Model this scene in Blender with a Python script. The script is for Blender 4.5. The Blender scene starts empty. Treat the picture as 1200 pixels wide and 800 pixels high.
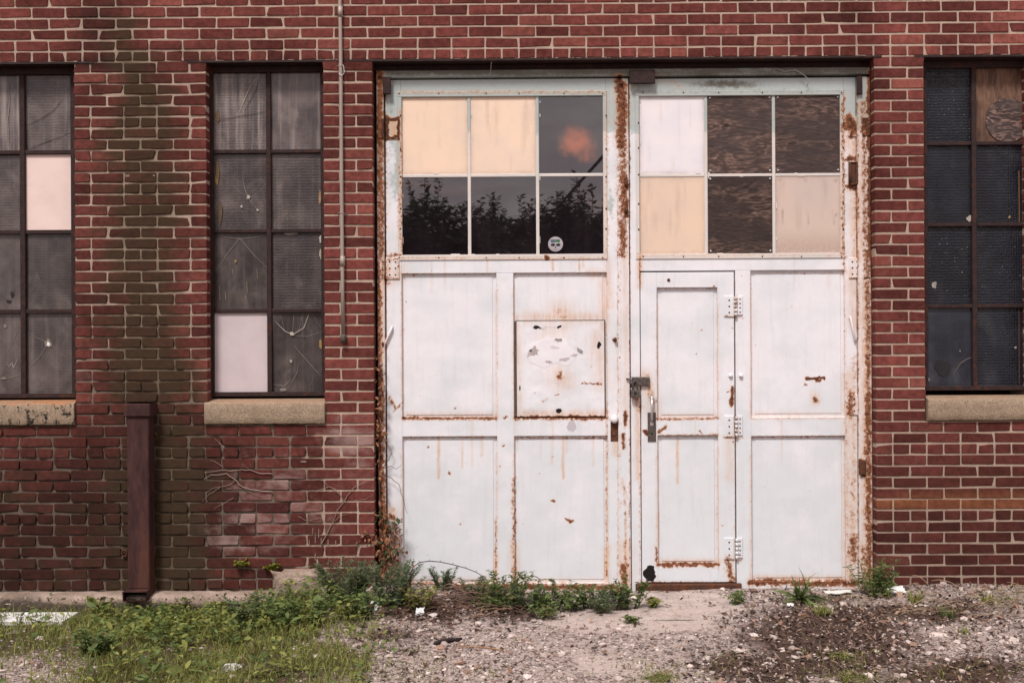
import bpy, math, random
import numpy as np
from mathutils import Matrix, Vector

rng = np.random.default_rng(11)
random.seed(11)
scene = bpy.context.scene
COL = scene.collection

# ------------------------------------------------------------------ camera
D = 7.0
CAMH = 1.567
PXM = 185.0                       # photograph pixels per metre on the wall face
F = PXM * D
YAW, ROLL = math.radians(0.45), math.radians(-0.32)
CAM = np.array((0.055, -D, CAMH))
RM = Matrix.Rotation(YAW, 3, 'Z') @ Matrix.Rotation(math.radians(90), 3, 'X') @ Matrix.Rotation(ROLL, 3, 'Z')
RN = np.array(RM)

def ray(px, py):
    return RN @ np.array(((px - 600.0) / F, (400.0 - py) / F, -1.0))

def at(px, py, Y=0.0):
    d = ray(px, py)
    return CAM + d * ((Y - CAM[1]) / d[1])

def gp(px, py, z=0.0):
    d = ray(px, py)
    return CAM + d * ((z - CAM[2]) / d[2])

def proj(P):
    Q = (np.asarray(P, float) - CAM) @ RN
    w = np.where(Q[:, 2] < -0.2, -Q[:, 2], 0.2)
    return 600 + Q[:, 0] / w * F, 400 - Q[:, 1] / w * F

def xl(px, Y):
    return at(px, 400, Y)[0]

def zl(py, Y, pc):
    return at(pc, py, Y)[2]

# ------------------------------------------------------------------ noise fields (numpy)
def vnoise(x, y, seed=0):
    x = np.asarray(x, float); y = np.asarray(y, float)
    xi = np.floor(x).astype(np.int64); yi = np.floor(y).astype(np.int64)
    fx = x - xi; fy = y - yi
    fx = fx * fx * (3 - 2 * fx); fy = fy * fy * (3 - 2 * fy)
    def h(a, b):
        n = (a * 374761393 + b * 668265263 + seed * 1442695041) & 0x7fffffff
        n = ((n ^ (n >> 13)) * 1274126177) & 0x7fffffff
        return ((n ^ (n >> 16)) & 0xffff) / 65535.0
    return (h(xi, yi) * (1 - fx) + h(xi + 1, yi) * fx) * (1 - fy) + (h(xi, yi + 1) * (1 - fx) + h(xi + 1, yi + 1) * fx) * fy

def fbm(x, y, seed=0, o=4):
    s = 0; a = 0.5; t = 0
    for i in range(o):
        s = s + a * vnoise(x * 2 ** i, y * 2 ** i, seed + i * 17); t += a; a *= 0.5
    return s / t

def sstep(a, b, x):
    t = np.clip((np.asarray(x, float) - a) / (b - a), 0, 1)
    return t * t * (3 - 2 * t)

# ------------------------------------------------------------------ mesh builder
class MB:
    def __init__(self):
        self.v = []; self.fs = []; self.fm = []; self.sm = []; self.t = []; self.n = 0
    def add(self, V, faces, mat=0, tint=(0.5, 0.5, 0.5), smooth=False):
        """faces: (m,k) array, or a list of such arrays"""
        V = np.asarray(V, float)
        if not isinstance(faces, list):
            faces = [faces]
        for f in faces:
            f = np.asarray(f, np.int64)
            if f.ndim == 1: f = f[None, :]
            self.fs.append(f + self.n); self.fm.append(np.full(len(f), mat)); self.sm.append(np.full(len(f), smooth))
        t = np.asarray(tint, float)
        if t.ndim == 1: t = np.tile(t, (len(V), 1))
        self.t.append(t); self.v.append(V); self.n += len(V)
    def grid(self, o, u, v, nu, nv, mat=0, tint=(0.5, 0.5, 0.5)):
        nu = max(1, int(nu)); nv = max(1, int(nv))
        o = np.asarray(o, float); u = np.asarray(u, float); v = np.asarray(v, float)
        a, b = np.meshgrid(np.linspace(0, 1, nu + 1), np.linspace(0, 1, nv + 1))
        V = o + a.reshape(-1, 1) * u + b.reshape(-1, 1) * v
        i = (np.arange(nv)[:, None] * (nu + 1) + np.arange(nu)[None, :]).reshape(-1)
        self.add(V, np.stack([i, i + 1, i + nu + 2, i + nu + 1], 1), mat, tint)
    def box(self, x0, x1, y0, y1, z0, z1, res=None, b=0.002, mat=0, back=False, tint=(0.5, 0.5, 0.5)):
        """box whose front (smaller y) is a grid with chamfered edges"""
        b = min(b, (x1 - x0) * .3, (z1 - z0) * .3, (y1 - y0) * .5)
        nu = nv = 1
        if res:
            nu = max(1, round((x1 - x0) / res)); nv = max(1, round((z1 - z0) / res))
        self.grid((x0 + b, y0, z0 + b), (x1 - x0 - 2 * b, 0, 0), (0, 0, z1 - z0 - 2 * b), nu, nv, mat, tint)
        xs = np.linspace(x0 + b, x1 - b, nu + 1); zs = np.linspace(z0 + b, z1 - b, nv + 1)
        for zz, zo, s in ((z0 + b, z0, 1), (z1 - b, z1, -1)):
            V = np.concatenate([np.stack([xs, xs * 0 + y0, xs * 0 + zz], 1), np.stack([np.interp(xs, [xs[0], xs[-1]], [x0, x1]), xs * 0 + y0 + b, xs * 0 + zo], 1), np.stack([np.interp(xs, [xs[0], xs[-1]], [x0, x1]), xs * 0 + y1, xs * 0 + zo], 1)])
            m = nu + 1; i = np.arange(nu); q = []
            for r in (0, 1):
                a = i + r * m
                q.append(np.stack([a, a + m, a + m + 1, a + 1], 1) if s > 0 else np.stack([a, a + 1, a + m + 1, a + m], 1))
            self.add(V, q, mat, tint)
        for xx, xo, s in ((x0 + b, x0, -1), (x1 - b, x1, 1)):
            zz = np.interp(zs, [zs[0], zs[-1]], [z0, z1])
            V = np.concatenate([np.stack([zs * 0 + xx, zs * 0 + y0, zs], 1), np.stack([zs * 0 + xo, zs * 0 + y0 + b, zz], 1), np.stack([zs * 0 + xo, zs * 0 + y1, zz], 1)])
            m = nv + 1; i = np.arange(nv); q = []
            for r in (0, 1):
                a = i + r * m
                q.append(np.stack([a, a + m, a + m + 1, a + 1], 1) if s > 0 else np.stack([a, a + 1, a + m + 1, a + m], 1))
            self.add(V, q, mat, tint)
        if back:
            self.add([(x0, y1, z0), (x1, y1, z0), (x1, y1, z1), (x0, y1, z1)], np.array([[3, 2, 1, 0]]), mat, tint)
    def tube(self, pts, r, n=8, mat=0, tint=(0.5, 0.5, 0.5), cap=True):
        pts = np.asarray(pts, float); k = len(pts)
        r = np.full(k, r) if np.isscalar(r) else np.asarray(r, float)
        T = np.gradient(pts, axis=0); T /= np.linalg.norm(T, axis=1)[:, None] + 1e-9
        ref = np.array((0, 0, 1.0)) if abs(T[0][2]) < 0.9 else np.array((1.0, 0, 0))
        V = []
        for i in range(k):
            a = np.cross(T[i], ref); a /= np.linalg.norm(a) + 1e-9
            b = np.cross(T[i], a); ref = np.cross(a, T[i])
            ang = np.arange(n) * 2 * math.pi / n
            V.append(pts[i] + r[i] * (np.cos(ang)[:, None] * a + np.sin(ang)[:, None] * b))
        V = np.concatenate(V)
        i = np.arange(n); j = (i + 1) % n; q = []
        for s in range(k - 1):
            q.append(np.stack([s * n + i, s * n + j, (s + 1) * n + j, (s + 1) * n + i], 1))
        if cap:
            q.append(np.arange(n)[None, ::-1]); q.append((np.arange(n) + (k - 1) * n)[None, :])
        self.add(V, q, mat, tint, True)
    def prism(self, poly, y0, y1, mat=0, tint=(0.5, 0.5, 0.5)):
        """polygon in x,z extruded from front y0 to back y1"""
        p = np.asarray(poly, float); n = len(p)
        V = np.concatenate([np.stack([p[:, 0], np.full(n, y0), p[:, 1]], 1), np.stack([p[:, 0], np.full(n, y1), p[:, 1]], 1)])
        i = np.arange(n); j = (i + 1) % n
        self.add(V, [np.arange(n)[None, :], np.arange(n)[None, ::-1] + n, np.stack([j, i, i + n, j + n], 1)], mat, tint)
    def build(self, name, mats, parent=None, loc=None, wear=None):
        V = np.concatenate(self.v); me = bpy.data.meshes.new(name)
        W = V.copy()
        if loc is not None: V = V - np.asarray(loc)
        tot = np.concatenate([np.full(len(f), f.shape[1]) for f in self.fs])
        li = np.concatenate([f.reshape(-1) for f in self.fs])
        me.vertices.add(len(V)); me.vertices.foreach_set('co', V.astype(np.float32).ravel())
        me.loops.add(len(li)); me.loops.foreach_set('vertex_index', li.astype(np.int32))
        me.polygons.add(len(tot)); st = np.concatenate([[0], np.cumsum(tot)[:-1]])
        me.polygons.foreach_set('loop_start', st.astype(np.int32))
        me.polygons.foreach_set('material_index', np.concatenate(self.fm).astype(np.int32))
        me.polygons.foreach_set('use_smooth', np.concatenate(self.sm))
        me.update(calc_edges=True); me.validate()
        T = np.concatenate(self.t); T = np.concatenate([T, np.ones((len(T), 1))], 1)
        a = me.color_attributes.new('tint', 'FLOAT_COLOR', 'POINT'); a.data.foreach_set('color', T.astype(np.float32).ravel())
        if wear:
            for k, arr in wear(W).items():
                at_ = me.attributes.new(k, 'FLOAT', 'POINT'); at_.data.foreach_set('value', np.asarray(arr, np.float32))
        for m in (mats if isinstance(mats, (list, tuple)) else [mats]):
            me.materials.append(m)
        o = bpy.data.objects.new(name, me); COL.objects.link(o)
        if parent is not None: o.parent = parent
        if loc is not None: o.location = loc
        return o

def tag(o, label=None, cat=None, group=None, kind=None):
    if label: o['label'] = label
    if cat: o['category'] = cat
    if group: o['group'] = group
    if kind: o['kind'] = kind
    return o

def empty(name, loc=(0, 0, 0), parent=None, rz=0.0):
    o = bpy.data.objects.new(name, None); COL.objects.link(o); o.location = loc; o.rotation_euler = (0, 0, rz)
    o.empty_display_size = 0.1
    if parent is not None: o.parent = parent
    return o

# ------------------------------------------------------------------ node helper
class G:
    def __init__(self, name):
        self.m = bpy.data.materials.new(name); self.m.use_nodes = True
        self.nt = self.m.node_tree; self.nt.nodes.clear()
        self.out = self.nt.nodes.new('ShaderNodeOutputMaterial')
    def n(self, t, **kw):
        nd = self.nt.nodes.new('ShaderNode' + t)
        for k, v in kw.items(): setattr(nd, k, v)
        return nd
    def set(self, sock, v):
        if isinstance(v, bpy.types.NodeSocket): self.nt.links.new(v, sock)
        elif isinstance(v, (tuple, list)):
            sock.default_value = (*v, 1.0) if sock.type == 'RGBA' and len(v) == 3 else v
        else: sock.default_value = v
    def obj(self, sx=1, sy=1, sz=1):
        tc = self.n('TexCoord'); mp = self.n('Mapping'); self.nt.links.new(tc.outputs['Object'], mp.inputs['Vector'])
        mp.inputs['Scale'].default_value = (sx, sy, sz); return mp.outputs[0]
    def noise(self, vec, scale, detail=4, rough=0.55, dist=0.0):
        nd = self.n('TexNoise'); self.set(nd.inputs['Vector'], vec); nd.inputs['Scale'].default_value = scale
        nd.inputs['Detail'].default_value = detail; nd.inputs['Roughness'].default_value = rough; nd.inputs['Distortion'].default_value = dist
        return nd.outputs['Fac']
    def vor(self, vec, scale, feat='F1', out='Distance', rnd=1.0):
        nd = self.n('TexVoronoi', feature=feat); self.set(nd.inputs['Vector'], vec); nd.inputs['Scale'].default_value = scale
        nd.inputs['Randomness'].default_value = rnd
        return nd.outputs[out]
    def attr(self, name):
        nd = self.n('Attribute'); nd.attribute_name = name; return nd.outputs['Fac']
    def tint(self):
        nd = self.n('Attribute'); nd.attribute_name = 'tint'; s = self.n('SeparateColor'); self.nt.links.new(nd.outputs['Color'], s.inputs[0])
        return s.outputs[0], s.outputs[1], s.outputs[2], nd.outputs['Color']
    def math(self, op, a, b=0.0, c=None, clamp=False):
        nd = self.n('Math', operation=op, use_clamp=clamp); self.set(nd.inputs[0], a); self.set(nd.inputs[1], b)
        if c is not None: self.set(nd.inputs[2], c)
        return nd.outputs[0]
    def rng(self, v, a, b, c=0.0, d=1.0, smooth=True):
        nd = self.n('MapRange', interpolation_type='SMOOTHSTEP' if smooth else 'LINEAR'); self.set(nd.inputs[0], v)
        for i, q in enumerate((a, b, c, d)): self.set(nd.inputs[i + 1], q)
        return nd.outputs[0]
    def mix(self, f, a, b, mode='MIX'):
        nd = self.n('Mix', data_type='RGBA', blend_type=mode, clamp_factor=True)
        self.set(nd.inputs[0], f); self.set(nd.inputs[6], a); self.set(nd.inputs[7], b); return nd.outputs[2]
    def ramp(self, f, stops):
        nd = self.n('ValToRGB'); self.set(nd.inputs[0], f); cr = nd.color_ramp
        while len(cr.elements) < len(stops): cr.elements.new(0.5)
        for e, (p, c) in zip(cr.elements, stops): e.position = p; e.color = (*c, 1)
        return nd.outputs[0]
    def bump(self, h, dist, strength=1.0, prev=None):
        nd = self.n('Bump'); self.set(nd.inputs['Height'], h); nd.inputs['Distance'].default_value = dist; nd.inputs['Strength'].default_value = strength
        if prev is not None: self.nt.links.new(prev, nd.inputs['Normal'])
        return nd.outputs[0]
    def done(self, col, rough=0.8, spec=0.5, bump=None, metal=0.0, ior=1.5, extra=None):
        p = self.n('BsdfPrincipled'); self.set(p.inputs['Base Color'], col); self.set(p.inputs['Roughness'], rough)
        self.set(p.inputs['Specular IOR Level'], spec); self.set(p.inputs['Metallic'], metal); p.inputs['IOR'].default_value = ior
        if bump is not None: self.nt.links.new(bump, p.inputs['Normal'])
        s = p.outputs[0]
        if extra: s = extra(self, s, col)
        self.nt.links.new(s, self.out.inputs['Surface']); return self.m

def translucent(g, s, col):
    t = g.n('BsdfTranslucent'); g.set(t.inputs[0], col); mx = g.n('MixShader'); mx.inputs[0].default_value = 0.38
    g.nt.links.new(s, mx.inputs[1]); g.nt.links.new(t.outputs[0], mx.inputs[2]); return mx.outputs[0]

# ------------------------------------------------------------------ materials
def mat_brick():
    g = G('brick'); v = g.obj(); r, gg, b, _ = g.tint()
    base = g.ramp(r, [(0.0, (0.082, 0.0275, 0.0240)), (0.3, (0.124, 0.0360, 0.0305)), (0.7, (0.160, 0.0460, 0.0385)), (0.92, (0.205, 0.068, 0.053)), (1.0, (0.13, 0.060, 0.055))])
    n1 = g.noise(v, 26, 5, 0.65); n2 = g.noise(v, 160, 4, 0.7); n3 = g.noise(g.obj(1, 1, 1.6), 7, 4, 0.6)
    val = g.math('MULTIPLY', g.rng(n1, 0.25, 0.75, 0.68, 1.26), g.rng(n2, 0.2, 0.8, 0.8, 1.2))
    val = g.math('MULTIPLY', val, g.rng(gg, 0, 1, 0.78, 1.2, False)); val = g.math('MULTIPLY', val, g.rng(g.noise(v, 1.7, 5, 0.65), 0.3, 0.7, 0.72, 1.25))
    c = g.mix(1.0, base, val, 'MULTIPLY')
    sp = g.rng(g.noise(v, 330, 2, 0.5), 0.66, 0.75)
    c = g.mix(g.math('MULTIPLY', sp, 0.35), c, (0.40, 0.24, 0.2))
    soot_shade = g.attr('soot_shade'); c = g.mix(g.math('MULTIPLY', soot_shade, g.rng(n3, 0.2, 0.7, 0.7, 1.1), clamp=True), c, (0.026, 0.0135, 0.0105))
    moss = g.attr('moss'); mm = g.math('ADD', moss, g.math('MULTIPLY', g.math('SUBTRACT', n3, 0.5), 0.9))
    mm = g.math('ADD', mm, g.math('MULTIPLY', g.math('SUBTRACT', gg, 0.5), 0.42))
    mk = g.math('MULTIPLY', g.math('MULTIPLY', g.rng(mm, 0.18, 0.85), g.rng(moss, 0.03, 0.2)), 0.93)
    c = g.mix(mk, c, g.mix(n1, (0.030, 0.021, 0.013), (0.068, 0.044, 0.027)))
    ef = g.attr('efflo'); em = g.math('ADD', ef, g.math('MULTIPLY', g.math('SUBTRACT', g.noise(g.obj(1, 1, 1.3), 15, 5, 0.6), 0.5), 1.0)); em = g.math('ADD', em, g.math('MULTIPLY', g.math('SUBTRACT', gg, 0.5), 0.42))
    c = g.mix(g.math('MULTIPLY', g.math('MULTIPLY', g.rng(em, 0.30, 0.95), g.rng(ef, 0.08, 0.3)), 0.74), c, (0.36, 0.245, 0.225))
    oc = g.attr('ochre'); c = g.mix(g.math('MULTIPLY', oc, g.rng(n1, 0.3, 0.7, 0.5, 1.0)), c, (0.40, 0.16, 0.06))
    bp = g.bump(g.math('ADD', n2, g.math('MULTIPLY', n1, 1.2)), 0.004, 0.8)
    return g.done(c, 0.92, 0.05, bp)

def mat_mortar():
    g = G('mortar'); v = g.obj()
    n1 = g.noise(v, 40, 5, 0.7); n2 = g.noise(v, 9, 4, 0.6); n3 = g.noise(v, 220, 3, 0.6)
    c = g.mix(n1, (0.36, 0.265, 0.205), (0.62, 0.48, 0.385)); c = g.mix(g.rng(n2, 0.4, 0.8), c, (0.36, 0.275, 0.22))
    soot_shade = g.attr('soot_shade'); c = g.mix(g.math('MULTIPLY', soot_shade, 0.55), c, (0.13, 0.10, 0.08))
    er = g.attr('erode'); c = g.mix(g.rng(g.math('ADD', er, g.math('MULTIPLY', g.math('SUBTRACT', n2, 0.5), 0.9)), 0.25, 1.1, 0, 0.85), c, (0.085, 0.066, 0.054))
    moss = g.attr('moss'); c = g.mix(g.rng(g.math('ADD', moss, g.math('MULTIPLY', g.math('SUBTRACT', n2, 0.5), 0.8)), 0.25, 1.0, 0, 0.72), c, (0.125, 0.098, 0.06))
    oc = g.attr('ochre'); c = g.mix(g.math('MULTIPLY', oc, 0.5), c, (0.55, 0.27, 0.11))
    return g.done(c, 0.95, 0.05, g.bump(g.math('ADD', n1, n3), 0.006, 0.9))

def mat_paint(name='white_paint', base=(0.765, 0.75, 0.785), alt=(0.65, 0.675, 0.705), chips=1.0):
    g = G(name); v = g.obj()
    n1 = g.noise(v, 3.2, 5, 0.6); n2 = g.noise(v, 45, 5, 0.7); n3 = g.noise(g.obj(7, 7, 0.7), 4, 5, 0.6); nf = g.noise(v, 150, 5, 0.75)
    z = g.n('SeparateXYZ'); g.nt.links.new(g.obj(), z.inputs[0])
    low = g.rng(z.outputs[2], 1.6, 0.0)
    c = g.mix(g.rng(g.math('ADD', n1, g.math('MULTIPLY', low, 0.25)), 0.38, 0.72), base, alt)
    c = g.mix(g.math('MULTIPLY', g.rng(n3, 0.48, 0.80), 0.34), c, (0.55, 0.565, 0.56))
    c = g.mix(g.math('MULTIPLY', g.rng(nf, 0.60, 0.80), 0.10), c, (0.45, 0.40, 0.36))
    teal = g.attr('teal'); tm = g.rng(g.math('ADD', teal, g.math('MULTIPLY', g.math('SUBTRACT', n2, 0.5), 0.7)), 0.35, 0.62)
    tc = g.mix(n2, (0.29, 0.345, 0.325), (0.43, 0.485, 0.475)); c = g.mix(g.math('MULTIPLY', tm, 0.85), c, tc)
    gr = g.attr('grime_shade'); gm = g.math('ADD', gr, g.math('MULTIPLY', g.math('SUBTRACT', n2, 0.5), 1.0))
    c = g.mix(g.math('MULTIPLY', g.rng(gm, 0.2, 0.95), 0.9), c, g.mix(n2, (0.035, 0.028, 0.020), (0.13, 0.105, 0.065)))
    st = g.attr('stain'); sm = g.math('MULTIPLY', st, g.rng(g.noise(g.obj(6, 6, 1), 9, 4, 0.6), 0.3, 0.7, 0.45, 1.2), clamp=True)
    c = g.mix(sm, c, (0.60, 0.335, 0.17))
    ru = g.attr('rust'); rn = g.math('ADD', g.math('MULTIPLY', nf, 0.5), g.math('MULTIPLY', n2, 0.5))
    rf = g.math('ADD', ru, g.math('MULTIPLY', g.math('SUBTRACT', rn, 0.5), 2.6))
    halo = g.rng(rf, 0.12, 0.55); core = g.rng(rf, 0.47, 0.60); scab = g.rng(g.math('ADD', rf, g.math('MULTIPLY', g.math('SUBTRACT', g.noise(v, 60, 5, 0.7), 0.5), 2.0)), 0.75, 0.95)
    c = g.mix(g.math('MULTIPLY', halo, 0.55), c, (0.60, 0.32, 0.16))
    c = g.mix(core, c, g.mix(nf, (0.11, 0.036, 0.018), (0.34, 0.125, 0.05)))
    c = g.mix(g.math('MULTIPLY', scab, 0.85), c, (0.05, 0.020, 0.014))
    chip = g.math('MULTIPLY', g.math('MULTIPLY', g.rng(g.noise(v, 95, 3, 0.5), 0.745, 0.765), g.rng(g.noise(v, 2.2, 3, 0.6), 0.5, 0.62)), chips)
    c = g.mix(chip, c, (0.11, 0.045, 0.03))
    hole = g.attr('hole'); hm = g.rng(g.math('ADD', hole, g.math('MULTIPLY', g.math('SUBTRACT', n2, 0.5), 0.6)), 0.45, 0.55); c = g.mix(hm, c, (0.008, 0.006, 0.006))
    rough = g.mix(core, (0.5,) * 3, (0.9,) * 3)
    h = g.math('SUBTRACT', g.math('MULTIPLY', n2, 0.35), g.math('ADD', g.math('MULTIPLY', core, 0.5), chip)); h = g.math('ADD', h, g.math('MULTIPLY', g.math('MULTIPLY', nf, core), 1.6))
    bp = g.bump(h, 0.002, 0.6); bp = g.bump(g.noise(g.obj(30, 30, 2.5), 2.0, 4, 0.6), 0.0015, 0.6, bp); bp = g.bump(g.noise(v, 5, 2, 0.5), 0.014, 0.5, bp)
    return g.done(c, rough, 0.3, bp)

def mat_simple(name, a, b, scale=30, rough=0.7, spec=0.3, bump=0.002, metal=0.0, rust=0.0, stretch=(1, 1, 1), rustcol=(0.2, 0.07, 0.03)):
    g = G(name); v = g.obj(*stretch); n1 = g.noise(v, scale, 5, 0.65); n2 = g.noise(v, scale * 4, 4, 0.7)
    c = g.mix(g.rng(n1, 0.25, 0.75), a, b); c = g.mix(1.0, c, g.rng(n2, 0.2, 0.8, 0.8, 1.2), 'MULTIPLY')
    if rust: c = g.mix(g.math('MULTIPLY', g.rng(g.noise(v, scale * 0.7, 5, 0.7), 0.62 - rust * 0.25, 0.72 - rust * 0.25), 0.9), c, g.mix(n2, rustcol, tuple(x * 0.35 for x in rustcol)))
    return g.done(c, rough, spec, g.bump(n2, bump, 0.7), metal)

def mat_glass(name, low, high, rough, spec, hammered, streak=0.5, pale=(0.30, 0.25, 0.23), ior=1.5):
    g = G(name); v = g.obj(); r, gg, b, _ = g.tint()
    s1 = g.noise(g.obj(13, 13, 0.6), 1.9, 5, 0.6); n1 = g.noise(v, 5, 5, 0.6); n2 = g.noise(v, 60, 4, 0.7)
    c = g.mix(g.rng(n1, 0.3, 0.75), low, high)
    c = g.mix(g.math('MULTIPLY', g.math('MULTIPLY', g.rng(s1, 0.45, 0.8), g.math('MULTIPLY', gg, gg)), streak), c, pale)
    c = g.mix(g.math('MULTIPLY', g.rng(g.noise(g.obj(1, 1, .8), 6.5, 5, 0.6, 0.4), 0.48, 0.75), 0.30 * streak), c, pale)
    c = g.mix(g.math('MULTIPLY', g.rng(n2, 0.62, 0.78), 0.12), c, pale)
    c = g.mix(1.0, c, g.rng(r, 0, 1, 0.45, 1.9, False), 'MULTIPLY')
    bp = None
    if hammered:
        h = g.vor(g.obj(1, 1, 1.4), 62, 'SMOOTH_F1', 'Distance', 0.35); row = g.n('TexWave', bands_direction='Z'); g.set(row.inputs['Vector'], g.obj()); row.inputs['Scale'].default_value = 17; row.inputs['Distortion'].default_value = 3.5; row.inputs['Detail Scale'].default_value = 2.0
        bp = g.bump(g.math('MULTIPLY', h, b), 0.006, hammered * .42); bp = g.bump(g.math('MULTIPLY', row.outputs['Fac'], b), 0.003, hammered * 0.3, bp)
    if hammered: bp = g.bump(g.noise(v, 3.5, 2, 0.5), 0.004, 0.5, bp)
    return g.done(c, rough, spec, bp, ior=ior)

def mat_plywood(name='weathered_plywood', tw=0.55, fw=0.95, bands_=6.5):
    g = G(name); r, gg, b, _ = g.tint()
    off = g.n('CombineXYZ'); g.set(off.inputs[0], g.math('MULTIPLY', r, 9.0)); g.set(off.inputs[2], g.math('MULTIPLY', gg, 7.0))
    va = g.n('VectorMath', operation='ADD'); g.nt.links.new(g.obj(1.0, 1, 3.0), va.inputs[0]); g.nt.links.new(off.outputs[0], va.inputs[1]); v = va.outputs[0]
    big = g.noise(v, 4.2, 3, 0.55, 0.25); bands = g.math('FRACT', g.math('MULTIPLY', big, bands_))
    tri = g.math('ABSOLUTE', g.math('SUBTRACT', bands, 0.5))
    vs = g.n('VectorMath', operation='MULTIPLY'); g.nt.links.new(v, vs.inputs[0]); vs.inputs[1].default_value = (6, 6, 20)
    fib = g.noise(vs.outputs[0], 3.0, 5, 0.7)
    kn = g.vor(v, 5.5); t = g.math('ADD', g.math('MULTIPLY', tri, tw), g.math('MULTIPLY', fib, fw)); t = g.math('SUBTRACT', t, g.math('MULTIPLY', g.rng(kn, 0.16, 0.06), 0.35))
    c = g.ramp(t, [(0.28, (0.024, 0.016, 0.014)), (0.55, (0.062, 0.042, 0.037)), (0.75, (0.135, 0.088, 0.074)), (0.92, (0.31, 0.195, 0.15))])
    c = g.mix(g.rng(g.noise(v, 2.4, 4, 0.6), 0.38, 0.60, 0, 0.85), c, g.mix(fib, (0.022, 0.017, 0.017), (0.078, 0.058, 0.055))); c = g.mix(1.0, c, g.rng(b, 0, 1, 0.6, 1.6, False), 'MULTIPLY')
    return g.done(c, 0.85, 0.1, g.bump(t, 0.004, 0.8))

def mat_tint(name, rough=0.7, spec=0.3, trans=False, bump=0.0, scale=80, var=0.25):
    g = G(name); r, gg, b, col = g.tint(); n = g.noise(g.obj(), scale, 3, 0.6)
    c = g.mix(1.0, col, g.rng(n, 0.2, 0.8, 1 - var, 1 + var), 'MULTIPLY')
    return g.done(c, rough, spec, g.bump(n, bump, 0.6) if bump else None, extra=translucent if trans else None)

def mat_stone():
    g = G('rough_sill_stone'); v = g.obj(); n1 = g.noise(v, 14, 5, 0.7); n2 = g.noise(v, 120, 4, 0.75); n3 = g.noise(v, 6, 4, 0.6)
    c = g.mix(n1, (0.26, 0.19, 0.132), (0.43, 0.325, 0.235)); c = g.mix(1.0, c, g.rng(n2, 0.25, 0.75, 0.6, 1.35), 'MULTIPLY')
    r, gg, b, _ = g.tint()
    c = g.mix(g.math('MULTIPLY', g.rng(g.noise(v, 26, 6, 0.75), 0.52, 0.58), r), c, (0.03, 0.026, 0.022))
    geo = g.n('NewGeometry'); s = g.n('SeparateXYZ'); g.nt.links.new(geo.outputs['True Normal'], s.inputs[0])
    c = g.mix(g.math('MULTIPLY', g.math('MULTIPLY', g.rng(s.outputs[2], 0.3, 0.9), gg), g.rng(n3, 0.3, 0.7, 0.4, 1)), c, (0.42, 0.20, 0.10))
    return g.done(c, 0.92, 0.15, g.bump(g.math('ADD', n2, n1), 0.008, 0.9))

def mat_concrete(name, a, b):
    g = G(name); v = g.obj(); n1 = g.noise(v, 5, 5, 0.7); n2 = g.noise(v, 90, 4, 0.75); sp = g.vor(v, 120)
    c = g.mix(g.rng(n1, 0.3, 0.7), a, b); c = g.mix(1.0, c, g.rng(n2, 0.25, 0.75, 0.65, 1.3), 'MULTIPLY'); c = g.mix(g.math('MULTIPLY', g.rng(sp, 0.28, 0.12), g.rng(g.noise(v, 30, 2), 0.5, 0.6)), c, (0.55, 0.46, 0.40))
    soot_shade = g.attr('soot_shade'); c = g.mix(g.rng(g.math('ADD', soot_shade, g.math('SUBTRACT', n1, 0.5)), 0.3, 0.75, 0, 0.9), c, (0.06, 0.045, 0.036))
    return g.done(c, 0.95, 0.15, g.bump(n2, 0.006, 0.9))

def mat_ground():
    g = G('gravelly_earth'); v = g.obj(); n1 = g.noise(v, 3.2, 5, 0.6); n2 = g.noise(v, 28, 5, 0.7); n3 = g.noise(v, 150, 4, 0.75)
    mul = g.attr('mulch'); apr = g.attr('apron'); soil = g.attr('soil')
    cell = g.n('TexVoronoi', feature='F1'); g.set(cell.inputs['Vector'], v); cell.inputs['Scale'].default_value = 62
    hv = g.n('SeparateColor'); g.nt.links.new(cell.outputs['Color'], hv.inputs[0])
    grav = g.mix(hv.outputs[0], (0.20, 0.15, 0.135), (0.58, 0.475, 0.43)); grav = g.mix(g.rng(cell.outputs['Distance'], 0.3, 0.65), grav, (0.085, 0.06, 0.052))
    fine = g.mix(n3, (0.30, 0.235, 0.21), (0.52, 0.425, 0.385)); grav = g.mix(g.rng(n2, 0.42, 0.58), grav, fine)
    mc = g.mix(n3, (0.040, 0.024, 0.018), (0.125, 0.078, 0.060)); mc = g.mix(g.rng(n2, 0.55, 0.7), mc, (0.20, 0.15, 0.125))
    ac = g.mix(n3, (0.39, 0.31, 0.28), (0.56, 0.46, 0.42)); ac = g.mix(g.rng(n2, 0.5, 0.75), ac, (0.27, 0.21, 0.19))
    sc = g.mix(n3, (0.05, 0.037, 0.022), (0.13, 0.10, 0.06))
    jit = g.math('MULTIPLY', g.math('SUBTRACT', g.math('ADD', g.math('MULTIPLY', n2, 0.5), g.math('MULTIPLY', n1, 0.5)), 0.5), 1.6)
    c = g.mix(g.rng(g.math('ADD', mul, jit), 0.35, 0.65), grav, mc)
    c = g.mix(g.rng(g.math('ADD', apr, g.math('MULTIPLY', jit, 0.7)), 0.4, 0.6), c, ac)
    c = g.mix(g.rng(g.math('ADD', soil, jit), 0.35, 0.65), c, sc)
    h = g.math('ADD', g.math('MULTIPLY', n3, 0.5), g.math('MULTIPLY', cell.outputs['Distance'], -0.6))
    return g.done(c, 0.95, 0.12, g.bump(h, 0.012, 0.8))

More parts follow.
